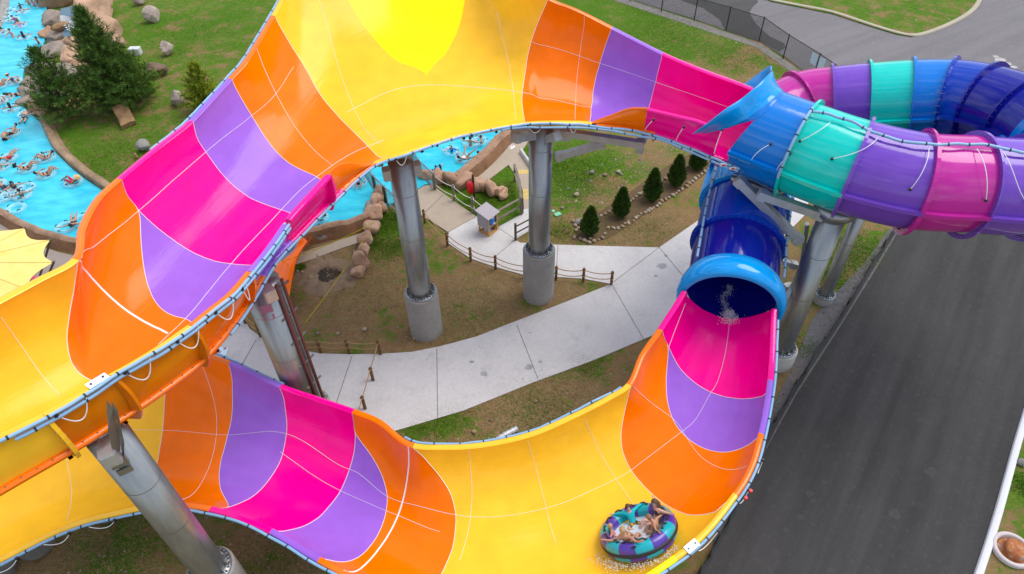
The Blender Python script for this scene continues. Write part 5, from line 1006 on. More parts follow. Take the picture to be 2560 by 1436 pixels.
# waterfall group beside the big pine
t = empty('waterfall_rocks', at(170, 110), 'tan artificial rock cascade with a small waterfall in the top left corner', 'rock cascade')
RT2 = rockmat('grey_tan_rockwork', (.40, .325, .27), .7, (.22, .16, .12)); RT3 = rockmat('orange_rockwork', (.52, .31, .19), .7, (.34, .19, .11))
g_ = np.random.RandomState(3)
for k, (x, y, w_, h_, mt_) in enumerate([(150, 6, 100, 3.2, RT3), (240, 40, 90, 3.0, ROCKT), (262, 95, 70, 2.6, ROCKT), (290, 120, 46, 2.2, ROCKT), (215, 70, 36, 2.0, RT3), (132, 60, 56, 1.5, RT2), (150, 100, 60, 1.2, RT2), (120, 92, 40, 1.2, RT3), (140, 130, 66, 1.0, RT2), (185, 118, 44, 1.5, ROCKT), (175, 150, 50, 1.5, ROCKT), (100, 175, 60, .9, RT2), (80, 205, 50, .8, RT2), (74, 235, 50, .9, RT2), (70, 262, 46, .8, RT2), (100, 280, 56, 1.2, RT3), (130, 250, 60, 1.3, RT2), (308, 165, 34, 1.6, RT3), (260, 160, 60, 1.5, ROCKT), (210, 175, 60, 1.4, RT3), (160, 190, 60, 1.2, RT2), (165, 52, 50, .9, RT2)]):
    p = at(x, y); d = np.linalg.norm(p - CAM); r = w_ * d / FPX / 2; mb = MB(); mb.blob(p + V(0, 0, h_ * .22), (r * 1.1, r * .95, h_ * .55), 100 + k, 18, .34, jag=.022, rot=k * 1.7); mb.build('rock', mt_, t)
POOLD = plain('dark_pool_water', (.05, .12, .17), .08, var=.2); FOAM = plain('white_foam', (.80, .84, .88), .5, var=.1)
mb = MB(); a_, b_, c_, d_ = at(152, 22, 1.75), at(188, 14, 1.75), at(186, 40, 1.75), at(150, 38, 1.75); mb.add([a_, b_, c_, d_], [(0, 1, 2, 3)], smooth=False); mb.add([at(160, 74, .92), at(180, 70, .92), at(176, 92, .92), at(156, 92, .92)], [(0, 1, 2, 3)], smooth=False); mb.build('pool_surface', POOLD, t)
mb = MB()
for k in range(90):
    u = g_.rand(); a = at(150 + 34 * u, 40 - 2 * u, 1.72); L_ = g_.uniform(.5, 1.2); mb.beam(a + V(0, 0, .02), a + V(g_.randn() * .04, -.25 - .2 * g_.rand(), -L_), .02, .03)
fall = mb.build('falling_water', FOAM, t); fall['kind'] = 'stuff'
mb = MB()
for k in range(160): p = at(172 + g_.randn() * 7, 62 + g_.randn() * 6, 1.0); mb.blob(p + V(0, 0, g_.rand() * .3), .05 * g_.uniform(.4, 1.4), k, 4, .1)
sp = mb.build('splash', FOAM, t); sp['kind'] = 'stuff'
mb = MB(); p = at(150, 66, 1.1); mb.blob(p, (.85, .5, .4), 7, 12, .3, rot=.4); mb.build('rock', BO[2], t)

# ================================================================== SMALL FURNITURE
def cooler():
    p = at(1221, 577, .05); t = empty('cooler_stand', p, 'grey drink stand with slanted roof and blue cooler on timber legs', 'drink stand'); a = R(-40); Rz = np.array([[math.cos(a), -math.sin(a), 0], [math.sin(a), math.cos(a), 0], [0, 0, 1]]); Q = lambda x, y, z: p + Rz @ V(x, y, z)
    YW = plain('yellow_timber', srgb(190, 142, 74), .8, var=.2); GP = plain('grey_panel', srgb(150, 146, 152), .6, var=.06)
    mb = MB()
    for sx in (-.36, .36):
        for sy in (-.36, .36): mb.box(Q(sx, sy, .3), (.08, .08, .6), Rz)
        mb.box(Q(sx, 0, .05), (.1, .82, .1), Rz); mb.box(Q(sx, 0, .62), (.08, .8, .08), Rz)
    for sy in (-.36, .36): mb.box(Q(0, sy, .05), (.62, .1, .1), Rz); mb.box(Q(0, sy, .62), (.64, .08, .08), Rz)
    for sy in (-.36, .36): mb.box(Q(.36, sy, 1.0), (.08, .08, .75), Rz)
    mb.build('frame', YW, t)
    mb = MB(); mb.box(Q(-.42, 0, .95), (.03, .86, .9), Rz); mb.box(Q(0, -.42, .95), (.80, .03, .9), Rz); mb.box(Q(0, .42, .95), (.80, .03, .9), Rz); mb.box(Q(0, 0, .68), (.8, .8, .03), Rz); mb.build('side_panels', GP, t)
    mb = MB(); s_, c_ = math.sin(R(-12)), math.cos(R(-12)); Ry = np.array([[c_, 0, s_], [0, 1, 0], [-s_, 0, c_]]); mb.box(Q(0, 0, 1.46), (1.06, 1.02, .04), Rz @ Ry.T); mb.build('roof', plain('grey_roof_panel', srgb(160, 154, 162), .6, var=.05), t)
    k = empty('drink_cooler', Q(.18, .0, .70), 'round blue drink cooler with white lid inside the grey stand', 'cooler'); mb = MB(); mb.lathe([(.01, 0), (.24, 0), (.26, .05), (.26, .44), (.25, .46)], Q(.18, 0, .70), 24); mb.build('body', plain('blue_plastic', srgb(0, 118, 205), .4, var=.04), k)
    mb = MB(); mb.lathe([(.265, .46), (.27, .5), (.22, .56), (.0, .57)], Q(.18, 0, .70), 24); mb.build('lid', plain('white_plastic', (.82, .82, .82), .4, var=.03), k); mb = MB(); mb.box(Q(.47, 0, .78), (.08, .06, .08), Rz); mb.build('tap', plain('white_plastic', (.8, .8, .8)), k)
cooler()
p = at(1186, 500); t = empty('rescue_post', p, 'dark post carrying a red rescue box on the green grass', 'post'); hz_ = up_at(p, 1180, 437)
mb = MB(); mb.box(p + V(0, 0, hz_ / 2), (.13, .13, hz_)); mb.build('post', plain('dark_timber', srgb(70, 48, 44), .8), t)
mb = MB(); c_ = p + V(-.2, -.05, hz_ * .52); mb.lathe([(.01, -.42), (.16, -.40), (.22, -.28), (.22, .28), (.16, .40), (.01, .42)], c_, 6); mb.build('rescue_box', plain('red_box', srgb(215, 8, 36), .35, var=.04), t)
p = at(1394, 538, .0); mb = MB(); a = R(25); Rz = np.array([[math.cos(a), -math.sin(a), 0], [math.sin(a), math.cos(a), 0], [0, 0, 1]]); mb.box(p + V(0, 0, .05), (.42, .30, .1), Rz, 0, .02); mb.box(p + V(0, 0, .105), (.36, .24, .012), Rz, 0); tag(mb.build('valve_box', plain('green_plastic', srgb(120, 196, 160), .6, var=.1)), 'pale green rectangular valve box lid in the lawn', 'valve box', 'green irrigation lids')
p = at(1383, 529, .0); mb = MB(); mb.lathe([(.11, 0), (.11, .05), (.08, .06), (0, .06)], p, 16); tag(mb.build('valve_box', MATS['green_plastic']), 'small round green valve lid beside the rectangular one', 'valve box', 'green irrigation lids')
# depth marker painted on the pool path, reading 03
p = at(1276, 366, .0585); d = unit(at(1284, 360, .0585) - at(1268, 372, .0585)); n_ = V(-d[1], d[0], 0); mb = MB(); mb.add([p - d * .22 - n_ * .30, p + d * .22 - n_ * .30, p + d * .22 + n_ * .30, p - d * .22 + n_ * .30], [(0, 1, 2, 3)], smooth=False)
mk = tag(mb.build('depth_marker', plain('white_marker', (.78, .78, .76), .6, var=.03)), 'white 03 depth marker painted on the tan poolside path', 'marker')
fc = bpy.data.curves.new('digits', 'FONT'); fc.body = '03'; fc.size = .42; fc.align_x = 'CENTER'; fc.align_y = 'CENTER'; fo = bpy.data.objects.new('digits', fc); col.objects.link(fo); bpy.context.view_layer.update(); me = bpy.data.meshes.new_from_object(fo.evaluated_get(bpy.context.evaluated_depsgraph_get())); bpy.data.objects.remove(fo); me.materials.clear(); me.materials.append(BLACK)
dg = bpy.data.objects.new('digits', me); col.objects.link(dg); dg.parent = mk; dg.location = [float(v) for v in p + V(0, 0, .004)]; dg.rotation_euler = (0, 0, math.atan2(d[1], d[0]))
# dug hole with a spoil ring
p = at(822, 688); mb = MB(); g_ = np.random.RandomState(8); rr = np.array([.02, .35, .55, .66, .95, 1.35, 1.7]); zz = np.array([-.0, .02, .04, .12, .11, .05, -.02]); a = np.linspace(0, 2 * np.pi, 40, endpoint=False); jit = 1 + .12 * np.sin(a * 3 + 1) + .07 * np.sin(a * 7) + .04 * g_.randn(40)
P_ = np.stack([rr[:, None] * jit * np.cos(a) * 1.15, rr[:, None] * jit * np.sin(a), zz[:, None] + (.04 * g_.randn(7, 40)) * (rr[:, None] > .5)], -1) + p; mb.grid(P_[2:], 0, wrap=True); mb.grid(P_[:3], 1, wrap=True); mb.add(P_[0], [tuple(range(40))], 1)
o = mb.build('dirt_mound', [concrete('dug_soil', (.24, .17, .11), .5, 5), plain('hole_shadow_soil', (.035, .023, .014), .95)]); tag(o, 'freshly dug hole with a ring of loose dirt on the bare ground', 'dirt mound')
# caution tape
for k, (a_, b_, lb) in enumerate(((at(937, 556, .95), at(690, 660, .7), 'yellow caution tape drooping along the river wall'), (at(925, 572, .75), at(762, 808, .5), 'yellow caution tape stretched across the dug hole'))):
    mb = MB(); Q = sag_rope(a_, b_, .18); T = np.gradient(Q, axis=0); mb.grid(np.stack([Q - V(0, 0, .03), Q + V(0, 0, .03)])); mb.grid(np.stack([Q - V(0, 0, .03), Q + V(0, 0, .03)]) + V(.004, .004, 0), flip=True); tag(mb.build('caution_tape', plain('yellow_tape', srgb(232, 214, 40), .5, var=.2, scale=5)), lb, 'tape', 'caution tapes round the dug hole')
# corrugated drain pipe poking out of the bank
mb = MB(); Q = crom([at(1232, 1128, .1), at(1236, 1112, .22), at(1252, 1094, .3), at(1292, 1072, .2)], 16); mb.tube(Q, .13 + .016 * np.sin(np.arange(len(Q)) * 1.6), 14); tag(mb.build('drain_hose', plain('silver_corrugated', (.50, .52, .56), .35, .3, var=.12)), 'silvery corrugated drain pipe lying in the dry grass behind the yellow flume', 'pipe')
# rusty cover in a concrete ring
p = at(2528, 1378); t = empty('manhole', p, 'rusty domed cover inside a pale concrete ring beyond the white kerb', 'manhole'); mb = MB(); mb.lathe([(.70, -.05), (.72, .16), (.68, .2), (.60, .2), (.56, .16), (.54, -.02)], p, 40); mb.build('concrete_ring', concrete('ring_concrete', (.56, .50, .50), .15), t)
mb = MB(); mb.lathe([(.56, .01), (.40, .015), (.40, .26), (.37, .32), (.30, .345), (.0, .37)], p + V(.06, -.02, 0), 36); b = NB('rusted_iron'); o_ = b.n('ShaderNodeTexCoord').outputs['Object']; b.link(b.ramp(b.noise(o_, 3.0, 6, .6), [(.38, (.26, .075, .02)), (.52, (.40, .14, .04)), (.66, (.34, .32, .30))]), b.p.inputs['Base Color']); b.p.inputs['Roughness'].default_value = .8; mb.build('cover', b.m, t)
# beach towel and a lounge chair at the edge of the concrete
p0, p1, p2, p3 = at(540, 868, .066), at(572, 870, .066), at(560, 905, .066), at(522, 902, .066); g_ = np.random.RandomState(2); n = 14; U, W_ = np.meshgrid(np.linspace(0, 1, n), np.linspace(0, 1, n), indexing='ij'); P_ = p0 * ((1 - U) * (1 - W_))[..., None] + p1 * (U * (1 - W_))[..., None] + p2 * (U * W_)[..., None] + p3 * ((1 - U) * W_)[..., None]; P_[..., 2] += .015 * g_.rand(n, n)
mb = MB(); mb.grid(P_, 0, np.stack([U, W_], -1).reshape(-1, 2)); b = NB('towel_cloth'); uv = b.n('ShaderNodeTexCoord').outputs['UV']; gr = b.n('ShaderNodeSeparateXYZ', {0: uv}).outputs[1]; b.link(b.mix(b.ramp(b.noise(uv, 2.2, 2), [(.56, (0,) * 3), (.58, (1,) * 3)]), b.ramp(gr, [(0, (.62, .78, .88)), (1, (.45, .70, .86))]), (.34, .05, .16)), b.p.inputs['Base Color']); b.p.inputs['Roughness'].default_value = .95; tag(mb.build('beach_towel', b.m), 'pale blue patterned beach towel spread on the concrete', 'towel')
p = at(540, 838, .05); t = empty('lounge_chair', p, 'white framed lounge chair half hidden by the orange flume wall', 'chair'); mb = MB(); d = unit(at(575, 800, .05) - at(530, 845, .05)); n_ = V(-d[1], d[0], 0)
for s_ in (-.3, .3): mb.tube(crom([p + n_ * s_ - d * .9 + V(0, 0, .3), p + n_ * s_ + d * .3 + V(0, 0, .34), p + n_ * s_ + d * 1.0 + V(0, 0, .8)], 5), .025, 8); mb.cyl(p + n_ * s_ - d * .8, p + n_ * s_ - d * .8 + V(0, 0, .3), .025); mb.cyl(p + n_ * s_ + d * .3, p + n_ * s_ + d * .3 + V(0, 0, .34), .025)
mb.build('frame', plain('white_metal', (.72, .72, .72), .4), t); mb = MB(); mb.grid(np.stack([crom([p + n_ * s_ - d * .9 + V(0, 0, .31), p + n_ * s_ + d * .3 + V(0, 0, .33), p + n_ * s_ + d * 1.0 + V(0, 0, .79)], 5) for s_ in (-.29, 0, .29)])); mb.build('sling_seat', plain('grey_sling', (.36, .36, .37), .8), t)
# grey box behind the pine
mb = MB(); p = at(338, 128, .3); mb.box(p, (.9, .6, .6), None, 0, .03); tag(mb.build('utility_box', plain('pale_grey_box', (.55, .57, .58), .5)), 'pale grey utility box between the pine and the boulders', 'box')
# ---- shade sail
def sail():
    tips = [(-150, 560, 3.2), (62, 571, 3.2), (126, 600, 3.2), (134, 656, 3.2), (68, 724, 3.2), (-40, 800, 3.2), (-190, 720, 3.2)]; C_ = at(-110, 650, 4.4); T_ = [at(*q) for q in tips]; t = empty('shade_sail', V(C_[0], C_[1], 0), 'pale yellow scalloped shade canopy at the left edge by the river', 'shade canopy'); rows = []; n = 12
    edge = []
    for a, b in zip(T_, T_[1:] + T_[:1]):
        for u in np.linspace(0, 1, n, endpoint=False): m_ = a * (1 - u) + b * u; m_ = m_ + (C_ * V(1, 1, 0) + V(0, 0, 3.3) - m_) * .11 * 4 * u * (1 - u); edge.append(m_)
    edge = np.array(edge)
    for u in np.linspace(0, 1, 16): q = C_ * (1 - u) + edge * u; q[:, 2] = 4.4 - 1.2 * u ** .8; rows.append(q)
    P_ = np.stack(rows); mb = MB(); mb.grid(P_, 0, wrap=True); mb.grid(P_ - V(0, 0, .012), 0, wrap=True, flip=True); b = NB('yellow_canvas'); o_ = b.n('ShaderNodeTexCoord').outputs['Object']; b.link(b.ramp(b.noise(o_, 1.4, 4), [(.3, srgb(228, 198, 108)), (.7, srgb(240, 214, 130))]), b.p.inputs['Base Color']); b.p.inputs['Roughness'].default_value = .9; b.p.inputs['Subsurface Weight'].default_value = .0; mb.build('canvas', b.m, t)
    mb = MB()
    for k in range(len(T_)): Q = np.array([P_[i][k * n] for i in range(16)]) + V(0, 0, .012); mb.tube(Q, .014, 5)
    mb.build('seam_cord', plain('tan_cord', srgb(226, 188, 92), .8), t)
    for k, q in enumerate(T_):
        mb = MB(); out_ = unit((q - C_) * V(1, 1, 0)); f_ = q * V(1, 1, 0) - out_ * 2.6; mb.cyl(f_, q + V(0, 0, -.02), .055, n=10); mb.box(q + V(0, 0, .02), (.12, .12, .06)); mb.build('mast', plain('olive_post', srgb(96, 92, 80), .5, .3), t)
sail()
# red towel bundles and dark loungers under it
p = at(88, 700, .3); mb = MB(); mb.blob(p, (.32, .28, .3), 5, 10, .2); tag(mb.build('towel_bundle', plain('pink_towel', srgb(222, 84, 130), .9, var=.3, scale=12)), 'pink towel bundle under the edge of the yellow canopy', 'towel')
for k, (x, y, lb) in enumerate(((40, 742, 'dark lounge chair in the shade of the yellow canopy, right one'), (14, 752, 'dark lounge chair in the shade of the yellow canopy, left one'))):
    p = at(x, y, .05); t = empty('lounge_chair', p, lb, 'chair', 'dark lounge chairs under the canopy'); mb = MB(); mb.box(p + V(0, 0, .3), (.6, 1.3, .05)); mb.beam(p + V(0, .65, .3), p + V(0, 1.15, .75), .6, .05); mb.build('sling_seat', plain('dark_sling', (.05, .055, .06), .7), t); mb = MB()
    for sx in (-.27, .27):
        for sy in (-.55, .55): mb.cyl(p + V(sx, sy, 0), p + V(sx, sy, .3), .02, n=6)
    mb.build('legs', STEEL, t)
# open orange slide trough end seen under the pink flume, by the water
mb = MB(); Q0 = [at(640, 760, .9), at(720, 640, .7), at(772, 585, .5)]; A_ = crom([at(655, 745, 1.0), at(700, 640, .9), at(765, 575, .75)], 6); B_ = crom([at(720, 760, 1.0), at(742, 650, .9), at(778, 590, .75)], 6); rows = [A_ * (1 - u) + B_ * u - V(0, 0, .5 * 4 * u * (1 - u)) for u in np.linspace(0, 1, 9)]; mb.grid(np.stack(rows)); mb.grid(np.stack(rows) - V(0, 0, .05), flip=True); tag(mb.build('run_out_chute', FG('orange', False)), 'short orange chute end showing under the pink flume beside the river', 'chute')
# ================================================================== PEOPLE
SKIN = [plain('fair_skin', (.62, .36, .26), .5, var=.06), plain('tanned_skin', (.47, .235, .14), .5, var=.06), plain('brown_skin', (.25, .115, .065), .5, var=.06)]
HAIR = {'dark': plain('dark_hair', (.018, .013, .011), .5, var=.3), 'brown': plain('brown_hair', (.085, .042, .02), .55, var=.3), 'blond': plain('blond_hair', (.42, .27, .12), .55, var=.25), 'red': plain('reddish_hair', (.26, .12, .05), .55, var=.25)}
CL = lambda n, c: plain('cloth_' + n, srgb(*c), .8, var=.1, scale=20)
def floral():
    if 'floral_cloth' in MATS: return MATS['floral_cloth']
    b = NB('floral_cloth'); o = b.n('ShaderNodeTexCoord').outputs['Object']; vn = b.n('ShaderNodeTexVoronoi', {'Vector': o, 'Scale': 22}); b.link(b.ramp(b.n('ShaderNodeSeparateColor', {0: vn.outputs['Color']}).outputs[0], [(.2, srgb(236, 60, 150)), (.45, srgb(90, 70, 190)), (.65, srgb(250, 190, 90)), (.8, srgb(240, 240, 240))]), b.p.inputs['Base Color']); MATS['floral_cloth'] = b.m; return b.m
def camo():
    if 'print_cloth' in MATS: return MATS['print_cloth']
    b = NB('print_cloth'); o = b.n('ShaderNodeTexCoord').outputs['Object']; vn = b.n('ShaderNodeTexVoronoi', {'Vector': o, 'Scale': 18}); b.link(b.ramp(b.n('ShaderNodeSeparateColor', {0: vn.outputs['Color']}).outputs[0], [(.3, (.01, .01, .01)), (.5, srgb(190, 60, 30)), (.65, srgb(60, 90, 30)), (.8, srgb(200, 190, 60))]), b.p.inputs['Base Color']); MATS['print_cloth'] = b.m; return b.m
def sym(d):
    o = {}
    for k, v in d.items():
        if k.endswith('_'): o[k + 'l'] = v; o[k + 'r'] = (v[0], -v[1], v[2])
        else: o[k] = v
    return o
RAD = {'pelvis': .125, 'spine': .115, 'chest': .135, 'neck': .055, 'head': .098, 'top': .075, 'sh': .062, 'el': .043, 'wr': .031, 'ha': .034, 'hip': .095, 'kn': .062, 'an': .041, 'toe': .03, 'nose': .018}
BONES = [('pelvis', 'spine'), ('spine', 'chest'), ('chest', 'neck'), ('neck', 'head'), ('head', 'top')] + [(a + s_ if a not in ('chest', 'pelvis') else a, b + s_) for s_ in ('l', 'r') for a, b in (('chest', 'sh_'), ('sh_', 'el_'), ('el_', 'wr_'), ('wr_', 'ha_'), ('pelvis', 'hip_'), ('hip_', 'kn_'), ('kn_', 'an_'), ('an_', 'toe_'))]
BODY = {}
def body_mesh(key, J, slim=1.0, face=(1, 0, 0)):
    if key in BODY: return BODY[key]
    J = {k: np.array(v, float) for k, v in J.items()}; J['nose'] = J['head'] + unit(np.array(face, float)) * .105 - V(0, 0, .01)
    names = list(J); idx = {k: i for i, k in enumerate(names)}; vs = [J[k] for k in names]; rad = [RAD[k.split('_')[0]] * slim if k.split('_')[0] not in ('head', 'top', 'neck', 'nose') else RAD[k.split('_')[0]] for k in names]; es = [(idx[a], idx[b]) for a, b in BONES] + [(idx['head'], idx['nose'])]
    for s_ in ('l', 'r'):                                              # palm, four fingers of unequal length and a thumb from the side of the palm
        w_, h_ = J['wr_' + s_], J['ha_' + s_]; d = unit(h_ - w_); sd_ = unit(np.cross(d, V(0, 0, 1)) + 1e-6); dn = np.cross(sd_, d); hi = idx['ha_' + s_]
        for q, ln in ((-1.5, .055), (-.5, .072), (.5, .078), (1.5, .068)):
            a = len(vs); vs.append(h_ + d * .035 + sd_ * q * .019); rad.append(.0105); vs.append(h_ + d * (.035 + ln * .6) + sd_ * q * .021 - abs(dn) * .008); rad.append(.009); vs.append(h_ + d * (.035 + ln * .9) + sd_ * q * .021 - V(0, 0, .03)); rad.append(.008); es += [(hi, a), (a, a + 1), (a + 1, a + 2)]
        a = len(vs); vs.append(h_ - d * .01 + sd_ * .042); rad.append(.011); vs.append(h_ + d * .03 + sd_ * .062 - V(0, 0, .012)); rad.append(.009); es += [(hi, a), (a, a + 1)]
    me = bpy.data.meshes.new('skeleton'); me.from_pydata([tuple(v) for v in vs], es, []); ob = bpy.data.objects.new('skeleton', me); col.objects.link(ob)
    md = ob.modifiers.new('skin', 'SKIN'); md.use_smooth_shade = True; md.branch_smoothing = .6
    for i, r in enumerate(rad): me.skin_vertices[0].data[i].radius = (r, r); me.skin_vertices[0].data[i].use_root = False
    me.skin_vertices[0].data[idx['pelvis']].use_root = True
    for k in ('chest', 'pelvis', 'spine'): me.skin_vertices[0].data[idx[k]].radius = (rad[idx[k]] * 1.12, rad[idx[k]] * .86)
    ob.modifiers.new('sub', 'SUBSURF').levels = 1
    bpy.context.view_layer.update(); dg = bpy.context.evaluated_depsgraph_get(); m2 = bpy.data.meshes.new_from_object(ob.evaluated_get(dg)); bpy.data.objects.remove(ob); bpy.data.meshes.remove(me)
    m2.name = 'body_' + key; m2.materials.clear(); m2.materials.append(None)
    BODY[key] = (m2, J, {}); return BODY[key]
GARM = {'trunks': {('hip', 'kn'): (-.2, .62), ('pelvis', 'hip'): (-1, 2), ('pelvis', 'spine'): (-1, .35)}, 'briefs': {('pelvis', 'hip'): (-1, 2), ('hip', 'kn'): (-.3, .12), ('pelvis', 'spine'): (-1, .30)}, 'bra': {('spine', 'chest'): (.55, 1.0), ('chest', 'neck'): (-.5, .12), ('chest', 'sh'): (-1, .45)}, 'suit': {('pelvis', 'hip'): (-1, 2), ('hip', 'kn'): (-.3, .1), ('pelvis', 'spine'): (-1, 2), ('spine', 'chest'): (-1, 2), ('chest', 'neck'): (-.5, .15), ('chest', 'sh'): (-1, .5)},
        'shirt': {('pelvis', 'spine'): (.1, 2), ('spine', 'chest'): (-1, 2), ('chest', 'neck'): (-.5, .35), ('chest', 'sh'): (-1, 2), ('sh', 'el'): (-1, 2), ('el', 'wr'): (-1, .9)}, 'vest': {('pelvis', 'spine'): (.3, 2), ('spine', 'chest'): (-1, 2), ('chest', 'neck'): (-.5, .4), ('chest', 'sh'): (-1, .6)}, 'shoes': {('an', 'toe'): (-.2, 3)}}
def garment(key, kind):
    m, J, cache = BODY[key]
    if kind in cache: return cache[kind]
    spec = GARM[kind]; vco = np.zeros(len(m.vertices) * 3); m.vertices.foreach_get('co', vco); vco = vco.reshape(-1, 3); vn = np.zeros(len(m.vertices) * 3); m.vertices.foreach_get('normal', vn); vn = vn.reshape(-1, 3); fs = [tuple(p.vertices) for p in m.polygons]; C_ = np.array([vco[list(f)].mean(0) for f in fs])
    best = np.full(len(C_), 1e9); keep = np.zeros(len(C_), bool)
    for a, b in BONES:
        A_, B_ = J[a], J[b]; d = B_ - A_; u = ((C_ - A_) @ d) / (d @ d); uc = np.clip(u, 0, 1); ds = np.linalg.norm(C_ - (A_ + uc[:, None] * d), axis=1) / ((1 - uc) * RAD[a.split('_')[0]] + uc * RAD[b.split('_')[0]]); r = spec.get((a.split('_')[0], b.split('_')[0])); ok = (u >= r[0]) & (u <= r[1]) if r else np.zeros(len(C_), bool)
        w_ = ds < best; best = np.where(w_, ds, best); keep = np.where(w_, ok, keep)
    th = .03 if kind == 'vest' else .011; used = sorted({i for f, k in zip(fs, keep) if k for i in f}); mp_ = {i: n for n, i in enumerate(used)}; me = bpy.data.meshes.new(kind)
    me.from_pydata([tuple(vco[i] + vn[i] * th) for i in used], [], [tuple(mp_[i] for i in f) for f, k in zip(fs, keep) if k]); me.polygons.foreach_set('use_smooth', [True] * len(me.polygons)); me.materials.append(None); cache[kind] = me; return me
HAIRM = {}
def hair_mesh(key, style, face):
    k = (key, style)
    if k in HAIRM: return HAIRM[k]
    m, J, _ = BODY[key]; c = J['head'] * .55 + J['top'] * .45; up_ = unit(J['top'] - J['neck']); f = unit(np.array(face, float)); f = unit(f - up_ * (f @ up_)); s_ = np.cross(up_, f); th = np.linspace(0, np.pi, 12); ph = np.linspace(0, 2 * np.pi, 18, endpoint=False); vs = []; 
    for a in th:
        for b in ph:
            d = V(math.sin(a) * math.cos(b), math.sin(a) * math.sin(b), math.cos(a)); r = .118 + .006 * math.sin(b * 5 + a * 7)
            p = c + f * (d[0] * r * 1.0 - .014) + s_ * d[1] * r * .94 + up_ * (d[2] * r * 1.06 - .005); 
            if style == 'long' and d[2] < .1 and d[0] < .25: p = p - up_ * .17 * (-d[2] + .1) * 1.6 - f * .03
            vs.append(p)
    fs = []
    for i in range(11):
        for j in range(18):
            q = (i * 18 + j, (i + 1) * 18 + j, (i + 1) * 18 + (j + 1) % 18, i * 18 + (j + 1) % 18); a = (th[i] + th[i + 1]) / 2; b = ph[j] + .17; x_, z_ = math.sin(a) * math.cos(b), math.cos(a)
            if x_ > .30 and z_ < .52: continue
            if z_ < -.55 and style != 'long': continue
            fs.append(q)
    me = bpy.data.meshes.new('hair'); me.from_pydata([tuple(v) for v in vs], [], fs); me.polygons.foreach_set('use_smooth', [True] * len(fs)); me.materials.append(None); HAIRM[k] = me; return me
def setm(o, mt):
    o.material_slots[0].link = 'OBJECT'; o.material_slots[0].material = mt
def person(pose, J, face, M4, tone, clothes, hair, label, group=None, slim=1.0, hat=None, eyes=False):
    m, JJ, _ = body_mesh(pose, J, slim, face); o = bpy.data.objects.new('person', m); col.objects.link(o); setm(o, SKIN[tone]); o.matrix_world = M4; tag(o, label, 'person', group)
    def kid(nm, me, mt): c = bpy.data.objects.new(nm, me); col.objects.link(c); c.parent = o; setm(c, mt); return c
    for kind, mt in clothes: kid({'bra': 'swim_top', 'briefs': 'swim_bottom', 'suit': 'swimsuit', 'shirt': 'rash_shirt', 'vest': 'life_vest'}.get(kind, kind), garment(pose, kind), mt)
    if hair: kid('hair', hair_mesh(pose, hair[1], face), HAIR[hair[0]])
    if eyes:
        c = JJ['head']; f = unit(np.array(face, float)); s_ = unit(np.cross(V(0, 0, 1), f)); mb = MB()
        for sg in (-1, 1): mb.blob(c + f * .088 + s_ * sg * .034 + V(0, 0, .018), .011, 1, 5, .02)
        e = mb.build('eyes', BLACK); e.parent = o
    if hat:
        up_ = unit(JJ['top'] - JJ['neck']); d, a, b = rot_to(up_); mb = MB(); mb.lathe([(.0, .10), (.08, .095), (.10, .03), (.105, .0), (.22, -.02), (.215, -.032), (.10, -.012)], JJ['top'] + up_ * .015, 22, axis=np.stack([a, b, d], 1)); h = mb.build('hat', hat); h.parent = o
    return o
